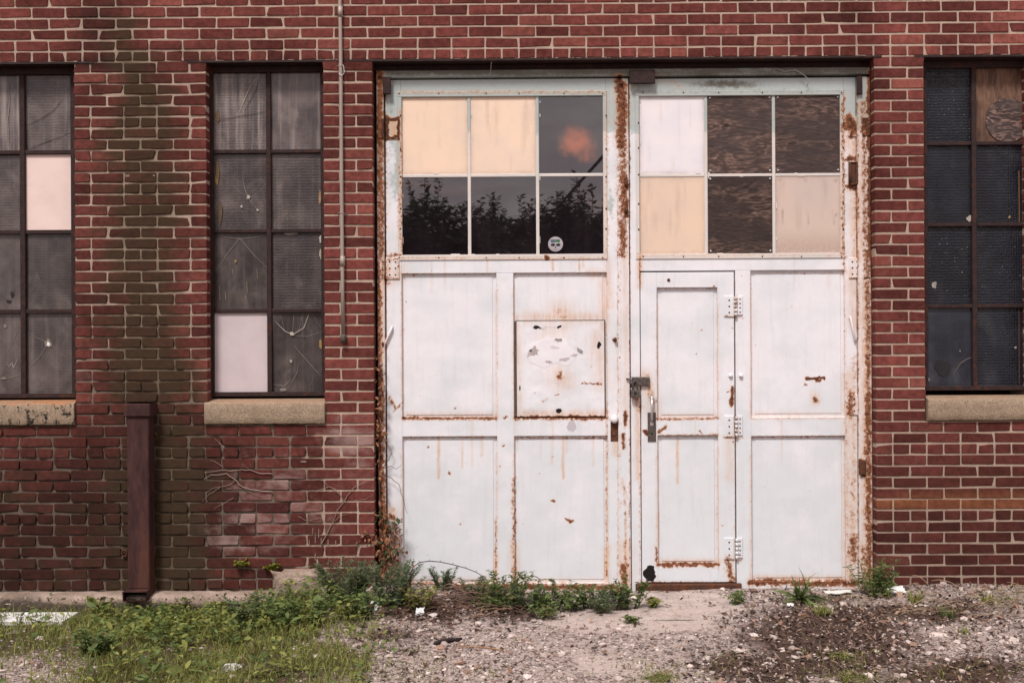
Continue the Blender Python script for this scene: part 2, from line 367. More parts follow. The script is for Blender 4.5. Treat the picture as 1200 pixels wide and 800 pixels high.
def mat_pipe():
    g = G('galvanised_steel'); v = g.obj(); n1 = g.noise(g.obj(1, 1, 0.35), 22, 5, 0.65); n2 = g.noise(v, 90, 4, 0.7)
    c = g.mix(n1, (0.27, 0.215, 0.185), (0.43, 0.36, 0.315)); c = g.mix(g.rng(g.noise(g.obj(1, 1, 0.2), 8, 5, 0.7), 0.56, 0.68, 0, 0.8), c, (0.17, 0.085, 0.045))
    return g.done(c, 0.55, 0.4, g.bump(n2, 0.001, 0.5), 0.25)

M = dict(
    brick=mat_brick(), mortar=mat_mortar(), paint=mat_paint(), stone=mat_stone(),
    steel=mat_simple('dark_rusty_steel', (0.020, 0.012, 0.012), (0.042, 0.022, 0.020), 22, 0.75, 0.25, 0.002, 0, 0.25, rustcol=(0.10, 0.035, 0.02)),
    iron=mat_simple('rusty_iron', (0.045, 0.024, 0.018), (0.11, 0.045, 0.028), 40, 0.85, 0.2, 0.003, 0, 0.5),
    oldiron=mat_simple('blackened_iron', (0.045, 0.036, 0.032), (0.13, 0.105, 0.092), 60, 0.6, 0.4, 0.002, 0.2, 0.25),
    silver=mat_simple('worn_bright_metal', (0.38, 0.37, 0.38), (0.60, 0.58, 0.58), 60, 0.35, 0.5, 0.001, 0.6),
    downspout=mat_simple('dark_plum_paint', (0.040, 0.0185, 0.0185), (0.072, 0.034, 0.032), 9, 0.7, 0.12, 0.004, 0, 0.55, (1, 1, 0.25), (0.13, 0.055, 0.04)),
    gl=mat_glass('grimy_textured_glass', (0.038, 0.031, 0.031), (0.094, 0.075, 0.071), 0.20, 0.5, 0.8, 0.75),
    gd=mat_glass('dark_wired_glass', (0.008, 0.009, 0.013), (0.017, 0.019, 0.026), 0.20, 0.32, 1.8, 0.5, (0.10, 0.10, 0.10)),
    mirror=mat_glass('dark_door_glass', (0.007, 0.0048, 0.0062), (0.012, 0.0085, 0.0105), 0.012, 0.92, 0.0, 0.05, ior=1.75),
    ply=mat_plywood(), swirl=mat_plywood('swirled_plywood', 1.35, 0.45, 8.0),
    board=mat_tint('painted_board', 0.6, 0.3, False, 0.0005, 7, 0.06), leaf=mat_tint('leaf', 0.6, 0.25, True), twig=mat_tint('twig', 0.85, 0.2), pebble=mat_tint('pebble', 0.9, 0.2, False, 0.004, 90),
    frag=mat_tint('glass_fracture', 0.5, 0.4), ledge=mat_concrete('old_concrete', (0.24, 0.175, 0.135), (0.42, 0.32, 0.265)),
    ground=mat_ground(), pipe=mat_pipe(), wood=mat_simple('sun_bleached_board', (0.62, 0.60, 0.59), (0.74, 0.72, 0.71), 12, 0.7, 0.3, 0.002),
    bark=mat_simple('bark', (0.05, 0.035, 0.025), (0.12, 0.09, 0.07), 18, 0.9, 0.2, 0.01), rope=mat_simple('black_cable', (0.010, 0.010, 0.010), (0.02, 0.02, 0.02), 30, 0.7, 0.3, 0.001),
    trim=mat_paint('glazing_trim_paint', (0.66, 0.60, 0.565), (0.58, 0.56, 0.53), 1.0),
)

# ------------------------------------------------------------------ wear fields, with some shade put into the colour, written in photograph pixels and attached to the surface
def seg(px, py, x0, y0, x1, y1, w, s):
    dx, dy = x1 - x0, y1 - y0; L = dx * dx + dy * dy + 1e-9
    t = np.clip(((px - x0) * dx + (py - y0) * dy) / L, 0, 1)
    d = np.hypot(px - x0 - t * dx, py - y0 - t * dy)
    return s * np.exp(-(d / w) ** 2)

def ell(px, py, cx, cy, rx, ry, s):
    return s * np.exp(-(((px - cx) / rx) ** 2 + ((py - cy) / ry) ** 2))

RUST = [  # x0 y0 x1 y1 width strength
    (472, 490, 581, 490, 2.6, .85), (604, 489, 711, 489, 3.2, .9), (472, 513, 581, 512, 1.8, .5), (604, 513, 711, 513, 1.8, .55),
    (471, 686, 722, 688, 5, .95), (581, 610, 581, 690, 2.2, .6), (602, 560, 602, 690, 3.0, .65), (711, 470, 711, 690, 2.4, .5), (711, 322, 711, 380, 3, .35),
    (467, 302, 712, 303, 2.2, .42), (469, 130, 469, 300, 4, .55), (711, 110, 711, 300, 3, .42), (467, 108, 712, 108, 2.5, .45),
    (729, 100, 729, 170, 8, 1.0), (730, 160, 730, 298, 7, .78), (724, 96, 724, 690, 1.2, .5), (738, 96, 738, 690, 1.3, .55), (732, 210, 734, 220, 4, 1.2), (734, 235, 734, 255, 3, 1.1), (727, 300, 727, 690, 2, .3), (733, 482, 733, 498, 3, 1.1), (731, 508, 731, 522, 3, .95), (730, 560, 733, 592, 3.5, .5), (733, 600, 733, 690, 2.5, .55), (731, 662, 731, 690, 6, .9),
    (750, 300, 750, 330, 2.5, .6), (750, 440, 750, 690, 1.8, .45),
    (770, 491, 841, 490, 2.2, .7), (770, 510, 841, 509, 2, .5), (771, 662, 841, 661, 3, .95), (769, 640, 770, 662, 2, .7), (751, 682, 861, 683, 2, .7), (841, 500, 841, 660, 1.8, .35), (861, 330, 861, 690, 1.5, .35),
    (880, 490, 990, 490, 2, .4), (880, 512, 990, 511, 2, .5), (880, 682, 1003, 683, 5, .95), (991, 440, 993, 690, 3, .42), (988, 112, 988, 300, 3.5, .62), (990, 300, 990, 320, 4, .5),
    (750, 299, 987, 299, 2, .35), (997, 462, 997, 484, 7, .75), (1000, 560, 997, 690, 5, .5), (1000, 630, 1000, 655, 7, .8),
    (445, 86, 445, 170, 6, .9), (446, 170, 447, 300, 6, .78), (444, 300, 444, 430, 5, .70), (445, 430, 446, 560, 5.5, .88), (446, 560, 448, 690, 8, .92), (452, 100, 452, 690, 1.3, .6), (459, 600, 466, 690, 7, .5),
    (1016, 300, 1018, 460, 6, .70), (1017, 460, 1019, 690, 6.5, .78), (1012, 120, 1014, 300, 5.5, .62), (1005, 100, 1006, 690, 1.5, .6), (1001, 420, 1001, 690, 5, .42), (1019, 85, 1019, 300, 4, 1.0), (852, 655, 860, 690, 6, .75), (1012, 640, 1013, 690, 5, .6), (1010, 540, 1012, 555, 4, 1.3),
    (763, 466, 762, 500, 2, .3), (757, 440, 765, 470, 5, .55), (745, 465, 750, 480, 5, .6), (755, 505, 758, 508, 3, 1.3), (773, 505, 780, 500, 3, .9), (655, 367, 660, 371, 8, .5),
    (946, 444, 966, 444, 2.0, 1.3), (957, 447, 961, 447, 2, 1.2), (943, 451, 945, 451, 1.5, 1.0), (955, 468, 957, 470, 4, .9), (858, 455, 857, 474, 2.5, 1.1), (852, 460, 853, 460, 2, .9),
    (657, 437, 657, 441, 4, .9), (650, 464, 655, 462, 1.5, .9), (637, 470, 641, 468, 1.5, .9), (683, 449, 705, 450, 1.5, .9), (664, 609, 670, 610, 2.5, 1.0), (646, 586, 649, 588, 2, .9), (720, 398, 720, 399, 3, 1.0), (590, 490, 593, 488, 2, 1.0), (589, 522, 590, 522, 2, 1.0),
    (473, 470, 461, 482, 2, .7), (457, 466, 463, 478, 3, .7), (525, 554, 527, 555, 2, .9), (726, 92, 726, 105, 6, 1.2), (640, 300, 642, 302, 3, 1.3), (449, 300, 452, 330, 6, .7),
    (1001, 150, 1001, 300, 3, .45), (1003, 215, 1003, 260, 6, .5), (770, 90, 800, 100, 6, .35),
]
STAIN = [  # stain lines, softer
    (514, 513, 514, 560, 2, .9), (660, 513, 660, 560, 2, .8), (794, 513, 794, 565, 2, .9), (648, 303, 648, 316, 1.5, 1), (679, 303, 679, 317, 1.3, 1), (684, 303, 684, 314, 1.3, .9), (571, 304, 571, 318, 1.5, .6), (618, 372, 700, 372, 7, .55), (655, 369, 660, 369, 16, .45), (707, 330, 708, 385, 6, .5), (606, 372, 608, 480, 4, .4), (700, 395, 706, 450, 10, .4), (640, 390, 660, 385, 12, .3), (655, 440, 660, 445, 14, .4), (604, 484, 711, 484, 4, .5), (471, 485, 581, 485, 3, .35),
    (452, 318, 464, 320, 14, .45), (447, 330, 447, 420, 5, .6), (712, 305, 716, 360, 4, .4), (711, 640, 711, 680, 4, .6), (602, 640, 604, 686, 5, .6), (581, 650, 580, 683, 3, .6), (750, 335, 750, 300, 4, .6), (757, 440, 765, 480, 9, .45), (747, 465, 747, 560, 3, .6), (733, 300, 733, 480, 4, .35), (733, 640, 733, 690, 8, .5), (855, 512, 855, 560, 6, .35), (771, 658, 841, 658, 4, .5), (772, 640, 772, 600, 2, .4),
    (1000, 320, 1003, 380, 9, .5), (1003, 210, 1005, 300, 10, .55), (1000, 150, 1010, 200, 9, .4), (994, 440, 998, 690, 9, .38), (1014, 330, 1016, 690, 8, .6), (885, 676, 990, 677, 3, .5), (955, 464, 956, 470, 6, .5), (990, 560, 990, 680, 4, .4), (455, 600, 463, 680, 10, .4), (720, 505, 722, 530, 5, .5), (690, 320, 711, 322, 5, .5),
]
for _ in range(22):          # short drips of rust and dirt that start at the rails
    _y = random.choice((303, 303, 320, 511, 511, 490, 683)); _x = random.choice((random.uniform(472, 582), random.uniform(602, 711), random.uniform(770, 841), random.uniform(880, 990)))
    if _y == 683: STAIN.append((_x, 683, _x, 683 - random.uniform(4, 20), random.uniform(1, 3), random.uniform(.2, .5)))
    else: STAIN.append((_x, _y, _x + random.uniform(-1, 1), _y + random.uniform(8, 60), random.uniform(.8, 2), random.uniform(.15, .5)))
for _x0, _x1, _y0, _y1 in ((471, 582, 320, 490), (602, 711, 320, 490), (471, 582, 511, 683), (602, 711, 511, 683), (770, 841, 337, 490), (770, 841, 510, 661), (880, 990, 319, 489), (880, 990, 511, 681)):
    for _a in (_x0, _x1):
        RUST.append((_a, _y0, _a, _y1, 1.2, .36)); STAIN.append((_a, _y0 + 20, _a, _y1, 2.5, .28))
    RUST.append((_x0, _y0 + 1, _x1, _y0 + 1, 1.3, .42)); STAIN.append((_x0, _y1 - 3, _x1, _y1 - 3, 4, .3))
HOLES = [(761, 672, 6.5, 9, 1.4), (629, 384, 4, 2, 1.2), (655, 383, 2.4, 2.4, 1.3), (655, 481, 2.6, 2.6, 1.4), (703, 404, 2.2, 4, 1.2), (609, 454, 2, 4, 1.1), (764, 672, 4, 10, 1.1)]
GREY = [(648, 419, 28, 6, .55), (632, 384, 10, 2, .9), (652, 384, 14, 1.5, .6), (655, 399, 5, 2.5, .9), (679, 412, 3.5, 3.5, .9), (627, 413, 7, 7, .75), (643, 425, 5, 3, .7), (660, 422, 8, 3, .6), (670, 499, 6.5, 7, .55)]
_sp = [(rng.uniform(455, 1000), rng.uniform(310, 690), rng.uniform(0.2, 1.0), rng.uniform(.6, 1.0)) for _ in range(46)]

def door_wear_shade(W):
    px, py = proj(W); wob = (fbm(px / 14, py / 14, 3) - .5) * 3
    qx, qy = px + wob + (fbm(px / 3.2, py / 3.2, 13) - .5) * 5, py + (fbm(px / 12, py / 12, 9) - .5) * 3 + (fbm(px / 3.2, py / 3.2, 14) - .5) * 5
    ru = np.zeros(len(px)); st = np.zeros(len(px)); ho = np.zeros(len(px)); te = np.zeros(len(px)); gr = np.zeros(len(px))
    for L in RUST:
        k = 1.0 if abs(L[0] - L[2]) + abs(L[1] - L[3]) > 40 else .6
        ru = np.maximum(ru, seg(px + (qx - px) * (k if L[4] < 4 else 1) * (.35 if k == 1 and L[4] < 3 else 1), py + (qy - py) * (.35 if k == 1 and L[4] < 3 else 1), *L[:5], L[5] * (.9 if k == 1 else .85)))
    sx_, sy_ = px + (qx - px) * .35, py + (qy - py) * .35
    for L in STAIN: st = np.maximum(st, seg(sx_, sy_, L[0], L[1], L[2], L[3], L[4] * (.75 if L[4] < 3 else 1), L[5]))
    for a, b, r, s in _sp: ru = np.maximum(ru, ell(px, py, a, b, r + .6, r + .6, s))
    for a, b, r, q, s in HOLES: ho = np.maximum(ho, ell(qx, qy, a, b, r, q, s))
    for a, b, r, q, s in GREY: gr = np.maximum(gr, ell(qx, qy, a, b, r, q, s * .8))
    top = sstep(175, 135, qy + wob * 3); te = top
    te = np.maximum(te, .75 * sstep(300, 200, qy) * sstep(474, 466, px) * (fbm(px / 9, py / 30, 21) * .9 + .3))
    te = np.maximum(te, ell(qx, qy, 716, 240, 6, 30, .6)); te = np.maximum(te, ell(qx, qy, 1000, 240, 7, 40, .35))
    gr = np.maximum(gr, 1.0 * sstep(97, 84, py) * (.55 + .6 * fbm(px / 25, py / 8, 33))); gr = np.maximum(gr, ell(qx, qy, 850, 99, 50, 6, .9))  # olive weathering on the header, with recess shade under the lintel painted in
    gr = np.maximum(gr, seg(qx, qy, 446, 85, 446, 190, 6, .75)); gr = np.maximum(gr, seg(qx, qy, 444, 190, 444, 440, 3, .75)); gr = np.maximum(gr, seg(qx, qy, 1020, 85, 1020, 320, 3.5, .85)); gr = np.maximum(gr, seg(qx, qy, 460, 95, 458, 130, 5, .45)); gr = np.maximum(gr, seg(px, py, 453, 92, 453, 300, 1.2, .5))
    gr = np.maximum(gr, seg(qx, qy, 467, 109, 712, 109, 4, .42)); gr = np.maximum(gr, seg(qx, qy, 747, 107, 990, 107, 4, .42))  # shadow line along the top of each glazing trim, painted as dark colour
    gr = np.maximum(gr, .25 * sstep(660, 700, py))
    return dict(rust=ru, stain=st, hole=ho, teal=te, grime_shade=gr)

def wall_wear(W):
    px, py = proj(W)
    wx = px + (fbm(px / 40, py / 40, 5) - .5) * 30
    yy = [0, 75, 200, 350, 480, 600, 690, 760]
    c = np.interp(py, yy, [150, 158, 166, 172, 184, 186, 190, 190]); w = np.interp(py, yy, [26, 34, 52, 58, 62, 62, 66, 72])
    s = np.interp(py, yy, [.45, .9, .82, .82, .95, 1.05, 1.0, 1.0]) * (.75 + .5 * fbm(px / 30, py / 60, 19))
    moss = s * np.exp(-((wx - c) / w) ** 2)
    moss = np.maximum(moss, .30 * sstep(440, 600, py) * sstep(330, 200, wx) * (.5 + fbm(px / 45, py / 35, 27))); moss = np.maximum(moss, ell(wx, py, 95, 690, 60, 30, .5)); moss = np.maximum(moss, ell(wx, py, 255, 560, 40, 60, .5))
    soot_shade = np.maximum(ell(wx, py, 118, 30, 32, 45, .9), ell(wx, py, 130, 74, 60, 10, 1.0)); soot_shade = np.maximum(soot_shade, ell(wx, py, 215, 64, 60, 10, .6)); soot_shade = np.maximum(soot_shade, .42 * np.exp(-((wx - 165) / 75) ** 2) * sstep(60, 90, py) * (.4 + fbm(px / 40, py / 60, 15)))
    soot_shade = np.maximum(soot_shade, ell(wx, py, 105, 110, 14, 70, .45))
    soot_shade = np.maximum(soot_shade, .80 * sstep(420, 600, py) * sstep(460, 150, px))
    soot_shade = np.maximum(soot_shade, .52 * sstep(440, 600, py) * sstep(1000, 1050, px)); soot_shade = np.maximum(soot_shade, .3 * sstep(640, 690, py))
    soot_shade = np.maximum(soot_shade, .40 * sstep(500, 560, py) * sstep(420, 360, px) * (px < 460)); soot_shade = np.maximum(soot_shade, ell(wx, py, 290, 668, 60, 22, .75)); soot_shade = np.maximum(soot_shade, ell(wx, py, 340, 640, 60, 30, .35))
    soot_shade = np.maximum(soot_shade, ell(px, py, 1110, 3, 20, 12, .0))
    ef = np.maximum(ell(px, py, 410, 516, 36, 15, 1.15), ell(px, py, 330, 566, 16, 16, .9)); ef = np.maximum(ef, ell(px, py, 285, 606, 36, 16, .85))
    ef = np.maximum(ef, ell(px, py, 268, 635, 30, 16, .7)); ef = np.maximum(ef, ell(px, py, 330, 590, 90, 70, .45)); ef = np.maximum(ef, ell(px, py, 300, 545, 60, 25, .4)); ef = np.maximum(ef, ell(px, py, 415, 490, 30, 10, .5)); ef = np.maximum(ef, ell(px, py, 375, 610, 40, 20, .35))
    ef = np.maximum(ef, ell(px, py, 425, 545, 22, 40, .5)); ef = np.maximum(ef, ell(px, py, 300, 625, 70, 30, .6)); ef = np.where(px > 460, .0, ef)
    ef = np.maximum(ef, .0)
    oc = np.maximum(seg(px, py, 1030, 590, 1260, 591, 4.5, .85), seg(px, py, 1060, 584, 1260, 580, 7, .3)); oc = np.where(px < 1000, 0, oc)
    er = .75 * sstep(300, 520, py) * sstep(400, 330, px) + .28 * sstep(260, 200, px) * sstep(60, 120, py); er = np.clip(er + .3 * ell(px, py, 250, 580, 140, 90, 1), 0, 1)
    return dict(moss=np.clip(moss, 0, 1.1), soot_shade=np.clip(soot_shade, 0, 1), efflo=ef, ochre=oc, erode=er)

def no_wear(W):
    z = np.zeros(len(W)); return dict(rust=z, stain=z, hole=z, teal=z, grime_shade=z)

# ------------------------------------------------------------------ building: brick wall
building = empty('brick_building', (0, 0, 0))
tag(building, 'old dark red brick industrial building with rusty white double doors and steel windows', 'building')
P = 0.0699; SB = 0.2125; HB = SB / 2; J = 0.0120
def X0(px): return xl(px, 0.0)
W1 = (X0(-35), X0(88)); W2 = (X0(243), X0(380)); DR = (X0(438), X0(1026)); W3 = (X0(1084.5), X0(1208))
XL, XR, KT = -4.75, 4.75, 68
SILL = 15
def intervals(k):
    if k < SILL: return [(XL, DR[0]), (DR[1], XR)]
    if k < 48: return [(XL, W1[0]), (W1[1], W2[0]), (W2[1], DR[0]), (DR[1], W3[0]), (W3[1], XR)]
    return [(XL, XR)]
SILLS = [(X0(-37), X0(87.5)), (X0(240), X0(380.5)), (X0(1086), X0(1210))]
wb = MB()
def rowsplit(a, b, k, full):
    n = max(1, round((b - a) / HB)); h = (b - a) / n
    cuts = [0]
    if k % 6 == 0 and (full or n > 6):
        if full: cuts = list(range(n + 1))
        else:
            cuts = [0, 1, 3] + list(range(4, n - 2)) + [n - 1, n] if n <= 9 else list(range(n + 1))
    else:
        i = 0 if k % 2 == 0 else 1
        if i: cuts.append(1)
        while i + 2 <= n:
            i += 2; cuts.append(i)
        if cuts[-1] != n: cuts.append(n)
    return [(a + cuts[i] * h, a + cuts[i + 1] * h) for i in range(len(cuts) - 1)]
CA = np.array([0, 30, 60, 90]) * math.pi / 180
def brick(x0, x1, z0, z1, eL, eR, rough):
    r = 0.0055 + rough * 0.004
    jx = rng.normal(0, 0.0012 + 0.0012 * rough, 4); jz = rng.normal(0, 0.0009 + .0011 * rough, 4)
    if rng.random() < .10 + .12 * rough:
        ci = rng.integers(0, 4); jx[ci] += (1 if ci in (0, 3) else -1) * rng.uniform(.004, .011); jz[ci] += (1 if ci < 2 else -1) * rng.uniform(.002, .007)
    dy = min(rng.normal(-.0006, 0.0012 + 0.001 * rough), .0006)
    pts = []
    for ci, (cx, cz, a0) in enumerate(((x0 + r, z0 + r, 180), (x1 - r, z0 + r, 270), (x1 - r, z1 - r, 0), (x0 + r, z1 - r, 90))):
        a = CA + math.radians(a0)
        pts.append(np.stack([cx + jx[ci] + r * np.cos(a), cz + jz[ci] + r * np.sin(a)], 1))
    p = np.concatenate(pts); n = len(p); c = np.array(((x0 + x1) / 2, (z0 + z1) / 2))
    q = p - np.sign(p - c) * np.array((0.0032, 0.0028)); q = q + rng.normal(0, 0.0005 + .0006 * rough, q.shape)
    s = np.array((1 if not eL else 1, 1))
    yb = 0.02 if not (eL or eR) else 0.108
    V = np.concatenate([np.stack([p[:, 0], np.full(n, yb), p[:, 1]], 1), np.stack([p[:, 0], np.full(n, dy + .0035), p[:, 1]], 1), np.stack([q[:, 0], np.full(n, dy) + rng.normal(0, .0004, n), q[:, 1]], 1)])
    i = np.arange(n); j = (i + 1) % n
    t = (float(np.clip(rng.beta(2.2, 2.0) * .95 + (.1 if rng.random() < .06 else 0), 0, 1)), float(rng.random()), 0.5)
    wb.add(V, [np.stack([i, j, j + n, i + n], 1), np.stack([i + n, j + n, j + 2 * n, i + 2 * n], 1), (i + 2 * n)[None, :]], 0, t)
for k in range(-3, KT):
    z0 = k * P + J / 2; z1 = (k + 1) * P - J / 2
    for (a, b) in intervals(k):
        cells = rowsplit(a, b, k, full=(k in (48,) or k < SILL and k % 6 == 0 and True))
        for ci, (c0, c1) in enumerate(cells):
            if SILL <= k < SILL + 2 and any(c0 > s0 - .03 and c1 < s1 + .03 for s0, s1 in SILLS): continue
            eL = ci == 0 and k < 48; eR = ci == len(cells) - 1 and k < 48
            bx0 = c0 + (0 if ci == 0 else J / 2 - .0006); bx1 = c1 - (0 if ci == len(cells) - 1 else J / 2 - .0006)
            if k in (SILL, SILL + 1):
                for s0, s1 in SILLS:                       # the sills bite into the neighbouring bricks
                    if bx0 < s1 + .004 < bx1: bx0 = s1 + .004
                    if bx0 < s0 - .004 < bx1: bx1 = s0 - .004
            if bx1 - bx0 < .025: continue
            m = at_px = proj(np.array([((bx0 + bx1) / 2, 0, z0)]))
            rgh = float(sstep(420, 330, m[0][0]) * .6 + .4 * sstep(430, 560, m[1][0]) * sstep(440, 380, m[0][0]))
            sl = rng.normal(0, .0008)
            brick(bx0, bx1, z0 + sl, z1 + sl, eL, eR, rgh)
# mortar bed behind the brick faces
def mortar_rect(x0, x1, z0, z1, left=False, right=False):
    res = 0.0125
    nu = max(1, int((x1 - x0) / res)); nv = max(1, int((z1 - z0) / res))
    if x0 < -3.7 and x1 < -3.4 or x0 > 3.4 or z0 > 4.0: nu = max(1, nu // 6); nv = max(1, nv // 6)
    xa = x0 + (.004 if left else 0); xb = x1 - (.004 if right else 0)
    a, b = np.meshgrid(np.linspace(xa, xb, nu + 1), np.linspace(z0, z1, nv + 1)); a = a.ravel(); b = b.ravel()
    V = np.stack([a, np.zeros_like(a), b], 1); w = wall_wear(V)
    y = .0035 + .0025 * (fbm(a * 30, b * 30, 31) - .3) + w['erode'] * (.002 + .012 * sstep(.5, .72, fbm(a * 9, b * 14, 41)))
    V[:, 1] = np.maximum(y, .0034)
    i = (np.arange(nv)[:, None] * (nu + 1) + np.arange(nu)[None, :]).reshape(-1)
    wb.add(V, np.stack([i, i + 1, i + nu + 2, i + nu + 1], 1), 1, smooth=True)
    if left: wb.grid((xa, .3, z0), (0, -.296, 0), (0, 0, z1 - z0), 2, nv, 1)
    if right: wb.grid((xb, .004, z0), (0, .296, 0), (0, 0, z1 - z0), 2, nv, 1)
ZB, ZS, ZH, ZT = -3 * P, SILL * P, 48 * P, KT * P
mortar_rect(XL, DR[0], ZB, ZS, False, True); mortar_rect(DR[1], XR, ZB, ZS, True, False)
mortar_rect(XL, W1[0], ZS, ZH, False, True); mortar_rect(W1[1], W2[0], ZS, ZH, True, True); mortar_rect(W2[1], DR[0], ZS, ZH, True, True)
mortar_rect(DR[1], W3[0], ZS, ZH, True, True); mortar_rect(W3[1], XR, ZS, ZH, True, False); mortar_rect(XL, XR, ZH, ZT)
for a, b in (W1, W2, DR, W3): wb.grid((a, .3, ZH), (b - a, 0, 0), (0, -.296, 0), 4, 4, 1)
for a, b in (W1, W2, W3): wb.grid((a, .004, ZS), (b - a, 0, 0), (0, .296, 0), 4, 4, 1)
# paint flecks and tie stubs on the brick
for (a, b, c, d) in ((366, 618, 367, 626), (369, 624, 370, 636), (373, 619, 374, 630), (362, 632, 363, 638), (371, 655, 373, 662), (376, 630, 377, 641), (384, 632, 385, 638), (393, 633, 394, 637), (147, 205, 152, 207.5), (179, 205, 182, 207), (352, 540, 359, 541.5), (1067, 551, 1068, 556), (369, 648, 370, 656)):
    p0 = at(a, d, 0); p1 = at(c, b, 0); wb.box(p0[0] + .001, p1[0] - .001, -.0032, .002, p0[2], p1[2], None, .001, 1)
wall = wb.build('wall', [M['brick'], M['mortar'], M['paint']], building, wear=lambda W: {**wall_wear(W), **no_wear(W)})
# coping, and an unseen slab added to block sky through the seams
cb = MB(); cb.box(XL - .05, XR + .05, -.05, .36, ZT + .002, ZT + .09, None, .01, back=True)
cb.build('coping', [M['ledge']], building, wear=lambda W: dict(soot_shade=np.zeros(len(W))))
rb = MB(); rb.box(XL, XR, .302, .34, ZB, ZT, None, .001, back=True)
rb.build('light_block_slab', [M['steel']], building)

# steel lintels
for a, b in ((W1[0] - .1, W1[1] + .13), (W2[0] - .16, DR[1] + .05), (W3[0] - .06, W3[1] + .1)):
    lb = MB(); lb.box(a, b, -.0025, .12, ZH - .011, ZH + .0045, .05, .002)
    # flaking white paint and mortar crumbs along the lower edge
    for _ in range(int((b - a) * 9)):
        x = rng.uniform(a, b); w = rng.uniform(.008, .05)
        if rng.random() < .55: lb.box(x, min(x + w, b), -.0045, .01, ZH + .001, ZH + .001 + rng.uniform(.002, .006), None, .0008, 1)
    lb.build('lintel', [M['steel'], M['ledge']], building, wear=lambda W: dict(soot_shade=np.zeros(len(W))))

# concrete foundation ledge at the left
fb = MB()
x0, x1 = XL, xl(326, -.1)
n = 220
xs = np.linspace(x0, x1, n); dep = .125 + .03 * (fbm(xs * 3, xs * 0, 77) - .5) + .01 * (fbm(xs * 20, xs * 0, 78) - .5)
prof = []
for f, z in ((0.0, -.004), (.5, -.008), (.93, -.014), (1.0, -.03), (1.02, -.07), (1.0, -.12), (1.05, -.34)):
    yy = -dep * f + (fbm(xs * 32, xs * 0 + z * 60, 80) - .5) * .034 * (f > .9)
    prof.append(np.stack([xs, yy, z + (fbm(xs * 22, xs * 0 + f * 9, 81) - .5) * .012], 1))
V = np.concatenate(prof); i = np.arange(n - 1); q = []
for r in range(len(prof) - 1):
    q.append(np.stack([r * n + i, (r + 1) * n + i, (r + 1) * n + i + 1, r * n + i + 1], 1)[:, ::1])
fb.add(V, q, 0, smooth=True)
ns = 900; sx_ = rng.uniform(-3.6, x1, ns); sz_ = rng.uniform(-.15, -.012, ns); sy_ = -np.interp(sx_, xs, dep) * 1.0 + .004; rr_ = rng.uniform(.003, .010, ns)
LEDGE_STONES = (sx_, sy_, sz_, rr_)
def ledge_wear_shade(W):
    px, py = proj(W); return dict(soot_shade=np.clip(.05 + .75 * sstep(-.012, -.07, W[:, 2] + (fbm(W[:,0]*14, W[:,2]*30, 66)-.5)*.06) + ell(px, py, 20, 700, 40, 16, .5) + ell(px, py, 160, 730, 60, 14, .4), 0, 1))  # shade of the front face painted in below the light top, plus dirt patches
ledge_late = True

# ------------------------------------------------------------------ windows
def strip(mb, pts, w, Y, tint, mat):
    """a thin raised sliver (crack) through picture points"""
    for i in range(len(pts) - 1):
        a = at(*pts[i], Y); b = at(*pts[i + 1], Y); d = b - a; L = np.linalg.norm(d) + 1e-9; n_ = np.array((-d[2], 0, d[0])) / L * w / 2
        f0 = 1.0 if i else .35; f1 = 1.0 if i < len(pts) - 2 else .35
        V = [a - n_ * f0, a + n_ * f0, b + n_ * f1, b - n_ * f1]
        mb.add(V, np.array([[0, 3, 2, 1]]), mat, tint)

